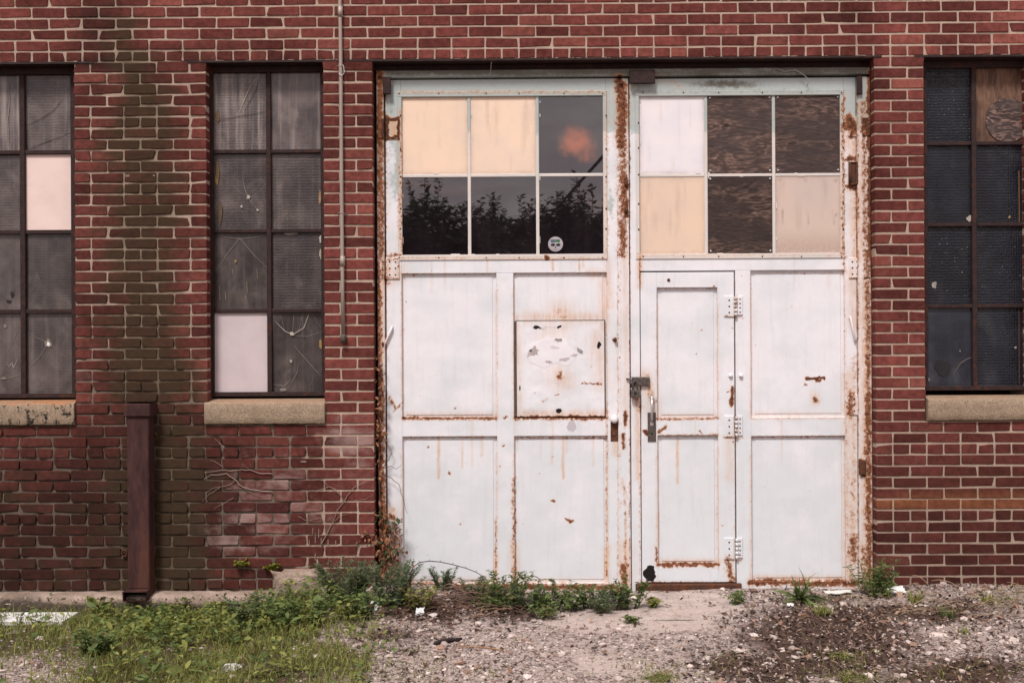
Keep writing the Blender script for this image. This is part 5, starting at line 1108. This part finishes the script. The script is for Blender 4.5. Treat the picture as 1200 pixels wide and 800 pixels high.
PW = 'weeds sprouting along the foot of the wall and doors'
plant('weed', 405, 706, 'bushy blue green weed against the brick left of the door', 'weed', 'feathery', .24, .22, 40, GB, PW)
plant('weed', 458, 708, 'bushy blue green weed below the dry vine at the door corner', 'weed', 'feathery', .23, .2, 34, GB, PW)
plant('weed', 492, 716, 'drooping yellowish weed with a tiny yellow bloom on the bark', 'weed', 'broad', .14, .12, 10, GY, PW, .3)
plant('weed', 519, 691, 'small upright weed in front of the left door panel', 'weed', 'feathery', .13, .09, 12, GB, PW)
plant('weed', 596, 712, 'tall leafy weed growing beside the dry twig pile', 'weed', 'lobed', .19, .18, 20, GD, PW)
plant('weed', 622, 714, 'leafy weed between the twig pile and the low spreading weed', 'weed', 'feathery', .13, .14, 18, GB, PW)
plant('weed', 672, 714, 'small leafy weed under the right half of the lower left panels', 'weed', 'lobed', .11, .12, 14, GD, PW)
plant('weed', 718, 714, 'feathery weed just left of the dense weed at the meeting stile', 'weed', 'feathery', .11, .11, 14, GB, PW)
plant('weed', 560, 704, 'pale feathery weed rising out of the dry twig pile', 'weed', 'feathery', .12, .12, 14, GB, PW, .2)
plant('weed', 580, 716, 'low leafy weed at the front foot of the twig pile', 'weed', 'lobed', .09, .12, 12, GD, PW, .15)
plant('weed', 706, 718, 'low weed at the corner of the concrete apron', 'weed', 'feathery', .08, .1, 12, GB, PW, .1)
plant('weed', 636, 724, 'sparse weed at the gravel side of the weed strip', 'weed', 'lobed', .07, .12, 9, GD, PW, .2)
plant('weed', 648, 716, 'low spreading weed under the middle of the left leaf', 'weed', 'lobed', .15, .17, 18, GD, PW)
plant('weed', 694, 712, 'lobed leaf weed under the meeting stile of the left leaf', 'weed', 'lobed', .13, .13, 14, GD, PW)
plant('weed', 738, 713, 'dense weed where the two door leaves meet', 'weed', 'lobed', .16, .12, 16, GD, PW)
plant('weed', 767, 711, 'tiny green sprout below the small door threshold', 'weed', 'lobed', .05, .05, 6, GY, PW)
plant('weed', 742, 729, 'flat sprig on the concrete apron in front of the doors', 'weed', 'lobed', .04, .07, 7, GD, PW)
plant('weed', 866, 708, 'small weed at the right end of the rusty threshold', 'weed', 'lobed', .07, .07, 7, GD, PW)
plant('weed', 938, 704, 'broad rosette of long dark leaves by the right door panel', 'weed', 'rosette', .12, .14, 40, GD, PW)
plant('weed', 1020, 694, 'tall dark leafy weed at the right door jamb', 'weed', 'lance', .20, .2, 9, GD, PW)
plant('weed', 1030, 700, 'leafy weed leaning on the right brick beside the jamb', 'weed', 'broad', .11, .12, 7, GD, PW)
plant('weed', 415, 726, 'large leafy weed at the right end of the green bank', 'weed', 'broad', .17, .2, 20, GD, PW)
plant('weed', 112, 768, 'dark broad leaved weed at the foot of the green bank', 'weed', 'broad', .13, .14, 18, GD, PW)
plant('weed', 300, 735, 'pale large leaved weed amid the green bank', 'weed', 'broad', .16, .22, 18, ((.08, .115, .05), (.15, .19, .09)), PW)
plant('weed', 232, 745, 'bright green weed clump in the middle of the green bank', 'weed', 'broad', .13, .24, 20, GY, PW)
plant('weed', 345, 738, 'tall dark weed on the bank below the broken concrete', 'weed', 'broad', .18, .24, 22, GD, PW)
GT = 'grass tufts on the gravel'
for px, py, lab, h, sp, n, cl in ((1072, 706, 'grass tuft right of the white scrap by the right wall', .11, .13, 60, GY), (1110, 722, 'grass tuft with straw stems on the right gravel', .10, .15, 60, GD), (1160, 706, 'thin grass tuft near the right edge below the brick', .09, .16, 60, GY), (965, 720, 'spiky light green grass tuft before the right door panel', .10, .16, 80, GY), (1130, 742, 'small grass tuft in the pale gravel at right', .06, .12, 40, GY), (52, 722, 'yellow grass tuft by the foundation ledge', .11, .05, 14, ((.2, .2, .06), (.3, .28, .1))), (22, 716, 'grass tuft behind the white plank', .09, .1, 26, GY), (85, 735, 'grass tuft at the end of the white plank', .10, .1, 34, GY), (985, 768, 'round grass tuft on the dark mulch', .045, .15, 80, GY), (1000, 795, 'grass tuft at the bottom edge on the mulch', .05, .22, 110, GY), (775, 796, 'grass tuft at the bottom edge on the pale gravel', .06, .22, 110, GY), (1040, 700, 'grass tuft beside the right door weed', .08, .09, 30, GY)):
    plant('grass_tuft', px, py, lab, 'grass tuft', 'tuft', h, sp, n, cl, GT, .12)
# plants rooted in the wall crack
for px, py, lab in ((286, 664, 'yellow green sprout growing out of the dark brick joint'), (318, 668, 'yellow green sprout at the edge of the broken concrete')):
    q = at(px, py, -.012); plant('wall_sprout', 0, 0, lab, 'weed', 'broad', .05, .07, 5, ((.14, .15, .02), (.26, .26, .04)), None, 0, q)

# tall dry grass stalks on the right gravel
dg = MB()
for k in range(70):
    p = spot(rng.uniform(1010, 1200), rng.uniform(688, 725)); a_ = rng.uniform(0, 6.283); L = rng.uniform(.08, .28); q = np.linspace(0, 1, 6); dg.tube(np.stack([p[0] + L * q * math.cos(a_) * .9, np.minimum(p[1] + L * q * math.sin(a_) * .5, -.01), p[2] + .004 + L * .5 * np.sin(q * 2.2) * rng.uniform(.1, .7)], 1), .0016, 4, 0, np.array((.40, .29, .19)) * rng.uniform(.6, 1.1))
tag(dg.build('dry_grass', [M['twig']]), 'dry straw stalks strewn below the right brick wall', kind='stuff')
# twig pile
tw = MB()
for k in range(150):
    p = spot(rng.normal(556, 26), min(rng.normal(706, 9), 724)); a_ = rng.normal(0, .7); L = rng.uniform(.06, .22); z = rng.uniform(.0, .075) * math.exp(-((p[0] - spot(556, 704)[0]) / .22) ** 2); q = np.linspace(-.5, .5, 5); y_ = np.minimum(p[1] + L * q * math.sin(a_) * .6, -.01)
    tw.tube(np.stack([p[0] + L * q * math.cos(a_), y_, p[2] + .006 + z + rng.normal(0, .12) * L * q + .02 * np.cos(q * 3)], 1), rng.uniform(.0014, .0034), 5, 0, np.array((.14, .085, .062)) * rng.uniform(.5, 1.7))
for k in range(60):
    p = spot(rng.normal(500, 40), rng.uniform(698, 728)); a_ = rng.normal(0, .9); L = rng.uniform(.04, .14); q = np.linspace(-.5, .5, 4); tw.tube(np.stack([p[0] + L * q * math.cos(a_), np.minimum(p[1] + L * q * math.sin(a_), -.01), p[2] + .008 + rng.normal(0, .15) * L * q], 1), rng.uniform(.001, .003), 5, 0, np.array((.15, .09, .065)) * rng.uniform(.5, 1.6))
tag(tw.build('twig_litter', [M['twig']]), 'tangled dry brown twigs heaped against the left door', kind='stuff')

# vines
def vine_tube(mb, pts, r0, r1, Y, tint):
    P_ = []
    for i in range(len(pts) - 1):
        for f in np.linspace(0, 1, 5)[:-1]: P_.append((pts[i][0] * (1 - f) + pts[i + 1][0] * f, pts[i][1] * (1 - f) + pts[i + 1][1] * f))
    P_.append(pts[-1]); P_ = np.array(P_); n = len(P_); P_ += np.stack([(fbm(np.arange(n) * .7, np.zeros(n) + pts[0][0], 5) - .5) * 2.2, (fbm(np.arange(n) * .7, np.zeros(n) + pts[0][1], 6) - .5) * 2.2], 1)
    mb.tube([at(a_, b_, Y) for a_, b_ in P_], np.linspace(r0, r1, n), 5, 0, tint)
tn1 = (.30, .215, .185)
def bare_vine(label, lines, base):
    q = at(*base, -.008); o = MB()
    for pts, r in lines: vine_tube(o, pts, r, r * .45, -.008, np.array(tn1) * rng.uniform(.7, 1.1))
    m = o.build('dead_vine', [M['twig']], loc=tuple(q)); tag(m, label, 'dead vine', 'bare dead vines on the brick'); return m
bare_vine('bare dead vine fanned over the brick under the middle sill', [([(320, 576), (300, 574), (285, 571), (276, 562), (265, 555), (248, 556), (238, 562)], .0034), ([(276, 562), (268, 568), (250, 572), (240, 578)], .0022), ([(320, 555), (305, 554), (292, 550), (275, 551), (255, 551), (240, 554)], .0028), ([(285, 571), (296, 578), (312, 584)], .002), ([(262, 529), (258, 520), (252, 513)], .002), ([(264, 525), (256, 518)], .0018), ([(262, 548), (254, 542), (246, 538)], .0018), ([(273, 583), (262, 590), (250, 596)], .0016), ([(292, 550), (284, 544)], .0014), ([(258, 571), (246, 578), (236, 588)], .0014)], (320, 576))
bare_vine('bare dead vine forking on the brick beside the left jamb', [([(376, 638), (383, 625), (390, 612), (396, 596)], .0042), ([(403, 588), (399, 580), (393, 573), (385, 570), (372, 574)], .003), ([(385, 570), (380, 563), (370, 561)], .002), ([(403, 588), (408, 578), (416, 570), (428, 565)], .0026), ([(396, 596), (403, 588)], .003), ([(390, 612), (398, 604), (408, 602)], .0018), ([(350, 605), (360, 610), (375, 607), (382, 612)], .0015), ([(416, 586), (428, 584), (437, 580)], .0014)], (376, 638))
# climbing vine with dry leaves on the left jamb
vb = spot(455, 700); vr = empty('climbing_vine', tuple(vb)); tag(vr, 'dried climbing vine with brown and green leaves on the left door jamb', 'vine')
o = MB()
for pts, r in (([(452, 700), (449, 670), (447, 640), (446, 600), (444, 560), (444, 520), (443, 480), (445, 450), (447, 425)], .006), ([(458, 700), (460, 660), (455, 630), (452, 600)], .005), ([(450, 545), (456, 538), (460, 530), (452, 518), (449, 508)], .0026), ([(450, 548), (458, 546), (465, 549), (471, 545)], .0022), ([(449, 556), (460, 560), (468, 568), (472, 584), (477, 602)], .0024), ([(447, 640), (438, 628), (430, 630), (421, 640)], .002), ([(466, 690), (462, 670), (464, 650)], .003), ([(444, 560), (430, 562), (418, 566)], .002)): vine_tube(o, pts, r, r * .4, .055, np.array((.10, .06, .045)))
child(o, 'stem', [M['twig']], vr)
o = MB(); n = 420; f = rng.random(n); py = np.where(f < .72, rng.normal(645, 26, n), rng.normal(500, 45, n)); px = np.where(f < .72, rng.normal(455, 9, n), rng.normal(446, 3.2, n)); px = np.where((py < 600) & (px > 452), 448, px); C = np.array([at(a_, min(b_, 692), rng.uniform(.0, .06)) for a_, b_ in zip(px, py)]); Dr = np.stack([rng.normal(0, .6, n), rng.normal(-.3, .35, n), rng.normal(-.7, .4, n)], 1); L = rng.uniform(.020, .046, n); v = rng.random((n, 1)); tn = np.array((.17, .065, .030)) * (1 - v) + np.array((.42, .205, .115)) * v; leaves(o, C, Dr, L, L * rng.uniform(.35, .65, n), tn)
n = 26; C = np.array([at(a_, b_, -.012) for a_, b_ in zip(rng.normal(432, 7, n), rng.normal(630, 5, n))]); leaves(o, C, np.stack([rng.normal(0, .6, n), rng.normal(-.4, .3, n), rng.normal(-.8, .3, n)], 1), rng.uniform(.02, .035, n), rng.uniform(.008, .016, n), np.array((.38, .17, .10)) * rng.uniform(.6, 1.2, (n, 1)))
child(o, 'dry_leaves', [M['leaf']], vr, 'dry rusty brown leaves')
o = MB(); n = 46; C = np.array([at(a_, b_, rng.uniform(-.01, .05)) for a_, b_ in zip(rng.normal(456, 12, n), rng.uniform(606, 690, n))]); L = rng.uniform(.025, .05, n); leaves(o, C, np.stack([rng.normal(0, .7, n), rng.normal(-.5, .3, n), rng.normal(-.1, .5, n)], 1), L, L * .7, gtint(n, (.04, .07, .03), (.09, .13, .06)))
child(o, 'green_leaves', [M['leaf']], vr, 'few green leaves')

# bent bare branch lying against the door foot
b = MB(); q = [(481, 672), (484, 664), (492, 658.5), (503, 657), (516, 658), (530, 661), (545, 665), (558, 670), (568, 676), (572, 681)]; Pq = [at(a_, b_, .03) for a_, b_ in q]; b.tube(Pq, np.linspace(.0036, .0022, len(Pq)), 6, 0, (.075, .05, .045))
for a_, b_ in q[2:-1]: c = at(a_, b_, .03); b.tube([c, c + np.array((rng.normal(0, .006), -.006, .012))], .0014, 4, 0, (.07, .05, .045))
m = b.build('bare_branch', [M['twig']], loc=tuple(Pq[0])); tag(m, 'thin bare thorny branch arching across the foot of the left door', 'branch')
b = MB(); q = [(612, 678), (620, 675), (628, 675), (634, 679), (640, 678)]; Pq = [at(a_, b_, .045) for a_, b_ in q]; b.tube(Pq, .0026, 5, 0, (.07, .05, .04)); m = b.build('bare_branch', [M['twig']], loc=tuple(Pq[0])); tag(m, 'short bare twig lying on the rusty bottom rail of the left door', 'branch')

# ------------------------------------------------------------------ loose things
def rock(name, px, py, size, tint, label, cat, sub_=3, amp=.35, flat=.6, base=None, mats=None, group=None):
    import bmesh
    bm = bmesh.new(); bmesh.ops.create_icosphere(bm, subdivisions=sub_, radius=1.0); V = np.array([v.co[:] for v in bm.verts]); Fq = np.array([[v.index for v in f.verts] for f in bm.faces]); bm.free()
    sd = int(rng.integers(0, 999)); r = 1 + amp * (fbm(V[:, 0] * 1.6 + 9, V[:, 1] * 1.6 + V[:, 2] * 2.1 + 9, sd) - .5) * 2 + .10 * (fbm(V[:, 0] * 6 + 9, V[:, 1] * 6 + V[:, 2] * 7 + 9, sd + 1) - .5)
    V = np.sign(V) * np.abs(V) ** (.5 if name == 'concrete_chunk' else .72) * r[:, None] * np.asarray(size); p = spot(px, py) if base is None else np.asarray(base, float); m = MB(); m.add(V + p, Fq, 0, tint, True)
    o = m.build(name, mats or [M['pebble']], loc=tuple(p), wear=lambda W: dict(soot_shade=np.full(len(W), .12))); tag(o, label, cat, group); return o
q = at(348, 683, -.05); rock('concrete_chunk', 0, 0, (.150, .075, .105), (.4, .31, .26), 'rough lump of broken concrete at the foot of the brick', 'concrete', 4, .32, base=(q[0], -.055, .035), mats=[M['ledge']])
q = at(374, 688, -.05); rock('concrete_chunk', 0, 0, (.065, .06, .075), (.45, .35, .29), 'smaller crumbling concrete piece right of the larger lump', 'concrete', 4, .5, base=(q[0], -.05, .012), mats=[M['ledge']])
# white plank at the left edge
pa, pb = spot(-55, 731), spot(82, 729); b = MB(); x0, x1 = pa[0], pb[0]; z_ = max(pa[2], pb[2]) + .035; y_ = pb[1]
b.add([(x0, y_ - .07, z_ - .012), (x1 - .02, y_ - .07, z_ - .012), (x1 + .025, y_ + .07, z_ + .012), (x0, y_ + .07, z_ + .012), (x0, y_ - .068, z_ - .034), (x1 - .02, y_ - .068, z_ - .034), (x1 + .025, y_ + .072, z_ - .010), (x0, y_ + .072, z_ - .010)], [np.array([[0, 1, 2, 3], [4, 5, 1, 0], [5, 6, 2, 1], [6, 7, 3, 2], [7, 6, 5, 4], [7, 4, 0, 3]])])
m = b.build('plank', [M['wood']], loc=(x1, y_, z_)); tag(m, 'white painted plank lying in the grass by the foundation ledge', 'plank')
# charred stick
p0, p1 = spot(509, 757), spot(541, 750); b = MB(); q = np.linspace(0, 1, 7)[:, None]; pts = p0 + (p1 - p0) * q; pts[:, 2] += .014 + .004 * np.sin(q[:, 0] * 5); b.tube(pts, [.009, .012, .011, .012, .010, .011, .006], 7, 0, (.028, .022, .022)); m = b.build('stick', [M['twig']], loc=tuple(p0)); tag(m, 'short black charred stick lying on the gravel', 'stick')
p0, p1 = spot(538, 759), spot(590, 764); b = MB(); pts = p0 + (p1 - p0) * q; pts[:, 2] += .010 + .006 * np.sin(q[:, 0] * 3); b.tube(pts, .0035, 6, 0, (.30, .17, .09)); m = b.build('stick', [M['twig']], loc=tuple(p0)); tag(m, 'thin tan stick lying on the gravel right of the charred one', 'stick')
# scraps
def scrap(px, py, w, d, tint, label, tilt, name='scrap', cat='litter'):
    p = spot(px, py); nu = 7; a_, c_ = np.meshgrid(np.linspace(-.5, .5, nu), np.linspace(-.5, .5, nu)); a_ = a_.ravel(); c_ = c_.ravel(); k = rng.uniform(.75, 1.1, nu * nu); z = .022 + tilt * c_ * d + .02 * (fbm(a_ * 4 + px, c_ * 4 + py, 7) - .5); V = np.stack([p[0] + a_ * w * k, np.minimum(p[1] + c_ * d * k, -.012), p[2] + z], 1); V2 = V - np.array((0, 0, .004)); i = (np.arange(nu - 1)[:, None] * nu + np.arange(nu - 1)[None, :]).reshape(-1); m = MB(); f_ = np.stack([i, i + 1, i + nu + 1, i + nu], 1); m.add(np.concatenate([V, V2]), [f_, f_[:, ::-1] + nu * nu], 0, tint)
    o = m.build(name, [M['board']], loc=tuple(p)); tag(o, label, cat, 'scraps of litter on the ground')
scrap(434, 713, .10, .07, (.55, .57, .58), 'bluish grey plastic scrap on the bark near the green bank', .5)
scrap(492, 720, .05, .05, (.58, .60, .60), 'small pale plastic scrap beside the drooping yellowish weed', .6)
scrap(982, 697, .17, .06, (.66, .62, .58), 'flat white paper scrap before the right door leaf', .15)
scrap(1050, 694, .11, .06, (.72, .72, .70), 'crumpled white scrap at the right brick corner', .4)
scrap(926, 712, .04, .03, (.70, .68, .66), 'tiny white scrap left of the spiky grass tuft', .3)
rock('stone', 270, 784, (.065, .05, .022), (.70, .67, .65), 'flat white stone in the grass at bottom left', 'stone', 2)
rock('stone', 118, 752, (.035, .03, .02), (.62, .52, .46), 'pale pink stone on the bare patch of the bank', 'stone', 2)
rock('stone', 507, 722, (.032, .025, .02), (.52, .46, .43), 'grey stone on the bark under the left door', 'stone', 2)
rock('stone', 1100, 744, (.045, .03, .014), (.60, .50, .45), 'flat pinkish stone on the pale gravel at right', 'stone', 2)
rock('stone', 706, 748, (.02, .016, .012), (.10, .08, .07), 'small dark stone on the apron', 'stone', 2)

# ------------------------------------------------------------------ what stands across the yard (it shows in the door glass)
def make_tree(seed):
    r_ = np.random.default_rng(seed); root = empty('ailanthus_tree'); tk = MB(); cr = MB(); H = 4.75
    tips = []
    for k in range(30):
        a_ = r_.uniform(0, 6.283); rad = r_.uniform(.1, 1.3); h = H * r_.uniform(.62, 1.0) * (1 - .08 * rad); b0 = np.array((0, 0, r_.uniform(.5, 1.8))); e = np.array((rad * math.cos(a_), rad * math.sin(a_), h)); q = np.linspace(0, 1, 6)[:, None]; pts = b0 + (e - b0) * q + np.array((0, 0, 1)) * np.sin(q * math.pi) * .25; tk.tube(pts, np.linspace(.030, .004, 6), 5); tips.append((pts, e))
    for k in range(11):
        a_ = r_.uniform(0, 6.283); rad = r_.uniform(.1, 1.25); top = r_.uniform(4.7, 5.55); b0 = np.array((rad * .6 * math.cos(a_), rad * .6 * math.sin(a_), 3.2)); e = np.array((rad * math.cos(a_), rad * math.sin(a_), top)); q = np.linspace(0, 1, 5)[:, None]; pts = b0 + (e - b0) * q; tk.tube(pts, np.linspace(.014, .004, 5), 5)
        for f in np.linspace(.35, 1.0, 24):
            c = b0 + (e - b0) * f; n_ = 3; al = r_.uniform(0, 6.283, n_); Dr = np.stack([np.cos(al), np.sin(al), r_.uniform(-.2, .75, n_)], 1); Dr /= np.linalg.norm(Dr, axis=1)[:, None]; LL = r_.uniform(.16, .30, n_) * (1.25 - .6 * f); s2 = np.cross(Dr, np.array((0, 0, 1.0)) + r_.normal(0, .5, (n_, 3))); s2 /= np.linalg.norm(s2, axis=1)[:, None]; C = np.tile(c, (n_, 1)); V = np.stack([C, C + Dr * LL[:, None] * .45 + s2 * (LL * .2)[:, None], C + Dr * LL[:, None], C + Dr * LL[:, None] * .45 - s2 * (LL * .2)[:, None]], 1).reshape(-1, 3); cr.add(V, np.arange(n_ * 4).reshape(-1, 4), 0, np.repeat(np.array((.045, .065, .025)) * r_.uniform(.6, 1.3, (n_, 1)), 4, axis=0))
    tk.tube([(0, 0, -.1), (.02, 0, .9), (0, .03, 1.8)], [.11, .085, .05], 8)
    for pts, e in tips:
        for j in range(22):
            f = r_.uniform(.45, 1.0) ** .8; i_ = f * 5; k0 = int(min(i_, 4)); c = pts[k0] + (pts[k0 + 1] - pts[k0]) * (i_ - k0); a_ = r_.uniform(0, 6.283); L = r_.uniform(.5, 1.0); el = r_.uniform(.25, 1.35); d = np.array((math.cos(a_) * math.cos(el), math.sin(a_) * math.cos(el), math.sin(el))); m = 9; t = np.linspace(.12, 1, m)[:, None]; C = c + d * L * t + np.array((0, 0, -1)) * (.18 * L * t ** 2); sd = np.array((-math.sin(a_), math.cos(a_), 0))
            for sg in (-1, 1):
                Dr = np.tile(sd * sg * .8, (m, 1)) + d * .35 + np.array((0, 0, -.35)) + r_.normal(0, .18, (m, 3)); LL = r_.uniform(.17, .28, m); Dr = Dr / np.linalg.norm(Dr, axis=1)[:, None]; s2 = np.cross(Dr, np.array((0, 0, 1.0)) + r_.normal(0, .4, (m, 3))); s2 /= np.linalg.norm(s2, axis=1)[:, None]; V = np.stack([C, C + Dr * LL[:, None] * .45 + s2 * (LL * .24)[:, None], C + Dr * LL[:, None], C + Dr * LL[:, None] * .45 - s2 * (LL * .24)[:, None]], 1).reshape(-1, 3); cr.add(V, np.arange(m * 4).reshape(-1, 4), 0, np.repeat(np.array((.045, .065, .025)) * r_.uniform(.6, 1.3, (m, 1)), 4, axis=0))
    t_ = tk.build('trunk', [M['bark']], root); c_ = cr.build('crown', [M['leaf']], root); return root
protos = [make_tree(s) for s in (5, 9)]
used = set()
def put_tree(k, x, y, rz, sc, label):
    pr = protos[k]
    if k not in used: used.add(k); o = pr
    else:
        o = pr.copy(); COL.objects.link(o)
        for ch in pr.children:
            d = ch.copy(); COL.objects.link(d); d.parent = o
    o.location = (x, y, -.03); o.rotation_euler = (0, 0, rz); o.scale = (sc, sc, sc); tag(o, label, 'tree', 'leafy saplings across the yard')
for i, (x, y, s, lab) in enumerate(((-2.3, -20.2, 1.06, 'feathery leaved sapling mirrored in the lower left door pane'), (-.8, -21.0, 1.0, 'feathery leaved sapling mirrored in the lower middle door pane'), (.45, -20.4, .97, 'low sapling mirrored beside the middle bar of the door glass'), (1.7, -20.2, 1.04, 'tall sapling mirrored in the lower right door pane'), (3.3, -20.8, 1.0, 'sapling across the yard right of the mirrored group'), (-4.2, -21.0, .97, 'sapling across the yard left of the mirrored group'), (-6.4, -20.4, 1.05, 'leafy sapling across the yard facing the left window'), (6.2, -20.6, 1.08, 'leafy sapling across the yard facing the right window'))):
    put_tree(i % 2, x, y, i * 1.7, s, lab)
# service cable from a far pole to the building
CM = np.array((CAM[0], 2 * .106 + D, CAMH))
def mir(px, py, d):
    r = ray(px, py); r = np.array((r[0], -r[1], r[2])); return CM + r * (d / abs(r[1]))
A, B_ = mir(706, 184, 17.), mir(640, 258, 26.3); dirv = (B_ - A) / (A[1] - B_[1])
near = A + dirv * (A[1] - (-.05)); far = A + dirv * (A[1] + 46); q = np.linspace(0, 1, 24)[:, None]; pts = near + (far - near) * q; pts[:, 2] -= .35 * 4 * (q[:, 0] * (1 - q[:, 0])) * 0.0
b = MB(); b.tube(pts, .026, 8); m = b.build('service_cable', [M['rope']], loc=tuple(near)); tag(m, 'black overhead service cable mirrored slanting across the right door panes', 'cable')
pole = empty('utility_pole', (far[0], far[1] - .15, -.03)); tag(pole, 'wooden utility pole far across the yard carrying the cable', 'utility pole')
b = MB(); b.tube([(far[0], far[1] - .15, -.5), (far[0], far[1] - .15, far[2] + .9)], [.15, .11], 12); child(b, 'post', [M['bark']], pole)
b = MB(); b.box(far[0] - .9, far[0] + .9, far[1] - .05, far[1] + .04, far[2] + .35, far[2] + .46, None, .005, 0, True); child(b, 'crossarm', [M['bark']], pole)

# ------------------------------------------------------------------ sky, sun, camera
world = bpy.data.worlds.new('World'); scene.world = world; world.use_nodes = True
nt = world.node_tree; nt.nodes.clear()
class WG(G):
    def __init__(self): self.nt = nt
g = WG(); out = nt.nodes.new('ShaderNodeOutputWorld'); bg = nt.nodes.new('ShaderNodeBackground')
SUN_EL, SUN_AZ = math.radians(54), math.radians(202)      # azimuth from +Y clockwise: behind the camera, a little to its left
sky = nt.nodes.new('ShaderNodeTexSky'); sky.sky_type = 'NISHITA'; sky.sun_disc = False; sky.sun_elevation = SUN_EL; sky.sun_rotation = SUN_AZ; sky.air_density = 1.4; sky.dust_density = 3.0
tc = nt.nodes.new('ShaderNodeTexCoord'); dv = tc.outputs['Generated']
sx = nt.nodes.new('ShaderNodeSeparateXYZ'); nt.links.new(dv, sx.inputs[0])
mp = nt.nodes.new('ShaderNodeMapping'); nt.links.new(dv, mp.inputs['Vector']); mp.inputs['Scale'].default_value = (1, 1, 2.6)
n1 = g.noise(mp.outputs[0], 3.0, 6, 0.55, 0.3); n2 = g.noise(mp.outputs[0], 11, 5, 0.6, 0.4)
cl = g.mix(g.rng(g.math('ADD', g.math('MULTIPLY', n1, .75), g.math('MULTIPLY', n2, .25)), .36, .66), (6.3, 5.6, 5.9), (12.5, 11.3, 11.1))
cl = g.mix(g.rng(sx.outputs[2], .35, 0.0, 0, .55), cl, (9.0, 7.6, 7.6))
col = g.mix(.88, sky.outputs[0], cl)
# a sunset lit cloud puff low over the yard
dn = np.array((.052, -1, .178)); dn /= np.linalg.norm(dn)
lowm = g.rng(sx.outputs[2], .30, .12)
col = g.mix(g.math('MULTIPLY', lowm, g.rng(g.noise(mp.outputs[0], 9, 5, .55, .5), .35, .65)), col, (7.4, 6.2, 6.6))
col = g.mix(g.math('MULTIPLY', lowm, g.rng(g.noise(mp.outputs[0], 7, 4, .5, .8), .56, .70, 0, .45)), col, (13.5, 8.8, 7.8))
df = nt.nodes.new('ShaderNodeVectorMath'); df.operation = 'SUBTRACT'; nt.links.new(dv, df.inputs[0]); df.inputs[1].default_value = tuple(dn)
sc_ = nt.nodes.new('ShaderNodeVectorMath'); sc_.operation = 'MULTIPLY'; nt.links.new(df.outputs[0], sc_.inputs[0]); sc_.inputs[1].default_value = (56, 8, 66)
ln = nt.nodes.new('ShaderNodeVectorMath'); ln.operation = 'LENGTH'; nt.links.new(sc_.outputs[0], ln.inputs[0])
puff = g.rng(g.math('ADD', ln.outputs['Value'], g.math('MULTIPLY', g.math('SUBTRACT', g.noise(dv, 26, 6, .7), .5), 3.2)), 1.25, -.1)
col = g.mix(g.math('MULTIPLY', puff, .95), col, (34, 13.5, 9.5))
nt.links.new(col, bg.inputs['Color']); bg.inputs['Strength'].default_value = 0.085; nt.links.new(bg.outputs[0], out.inputs['Surface'])

sl = bpy.data.lights.new('sun', 'SUN'); sl.energy = 2.9; sl.angle = math.radians(12); sl.color = (1.0, .95, .91)
so = bpy.data.objects.new('sun', sl); COL.objects.link(so); so.location = (-3, -12, 12)
sd = Vector((math.sin(SUN_AZ) * math.cos(SUN_EL), math.cos(SUN_AZ) * math.cos(SUN_EL), math.sin(SUN_EL)))
so.rotation_euler = (-sd).to_track_quat('-Z', 'Y').to_euler()

cd = bpy.data.cameras.new('camera'); co = bpy.data.objects.new('camera', cd); COL.objects.link(co)
co.matrix_world = Matrix.Translation(Vector(CAM)) @ RM.to_4x4()
cd.sensor_fit = 'HORIZONTAL'; cd.sensor_width = 36.0; cd.lens = 36.0 * F / 1200.0; cd.clip_start = .05; cd.clip_end = 2000
scene.camera = co
vs = scene.view_settings; vs.view_transform = 'Standard'; vs.look = 'None'; vs.gamma = 1.0; vs.use_curve_mapping = False; vs.exposure = 0.25
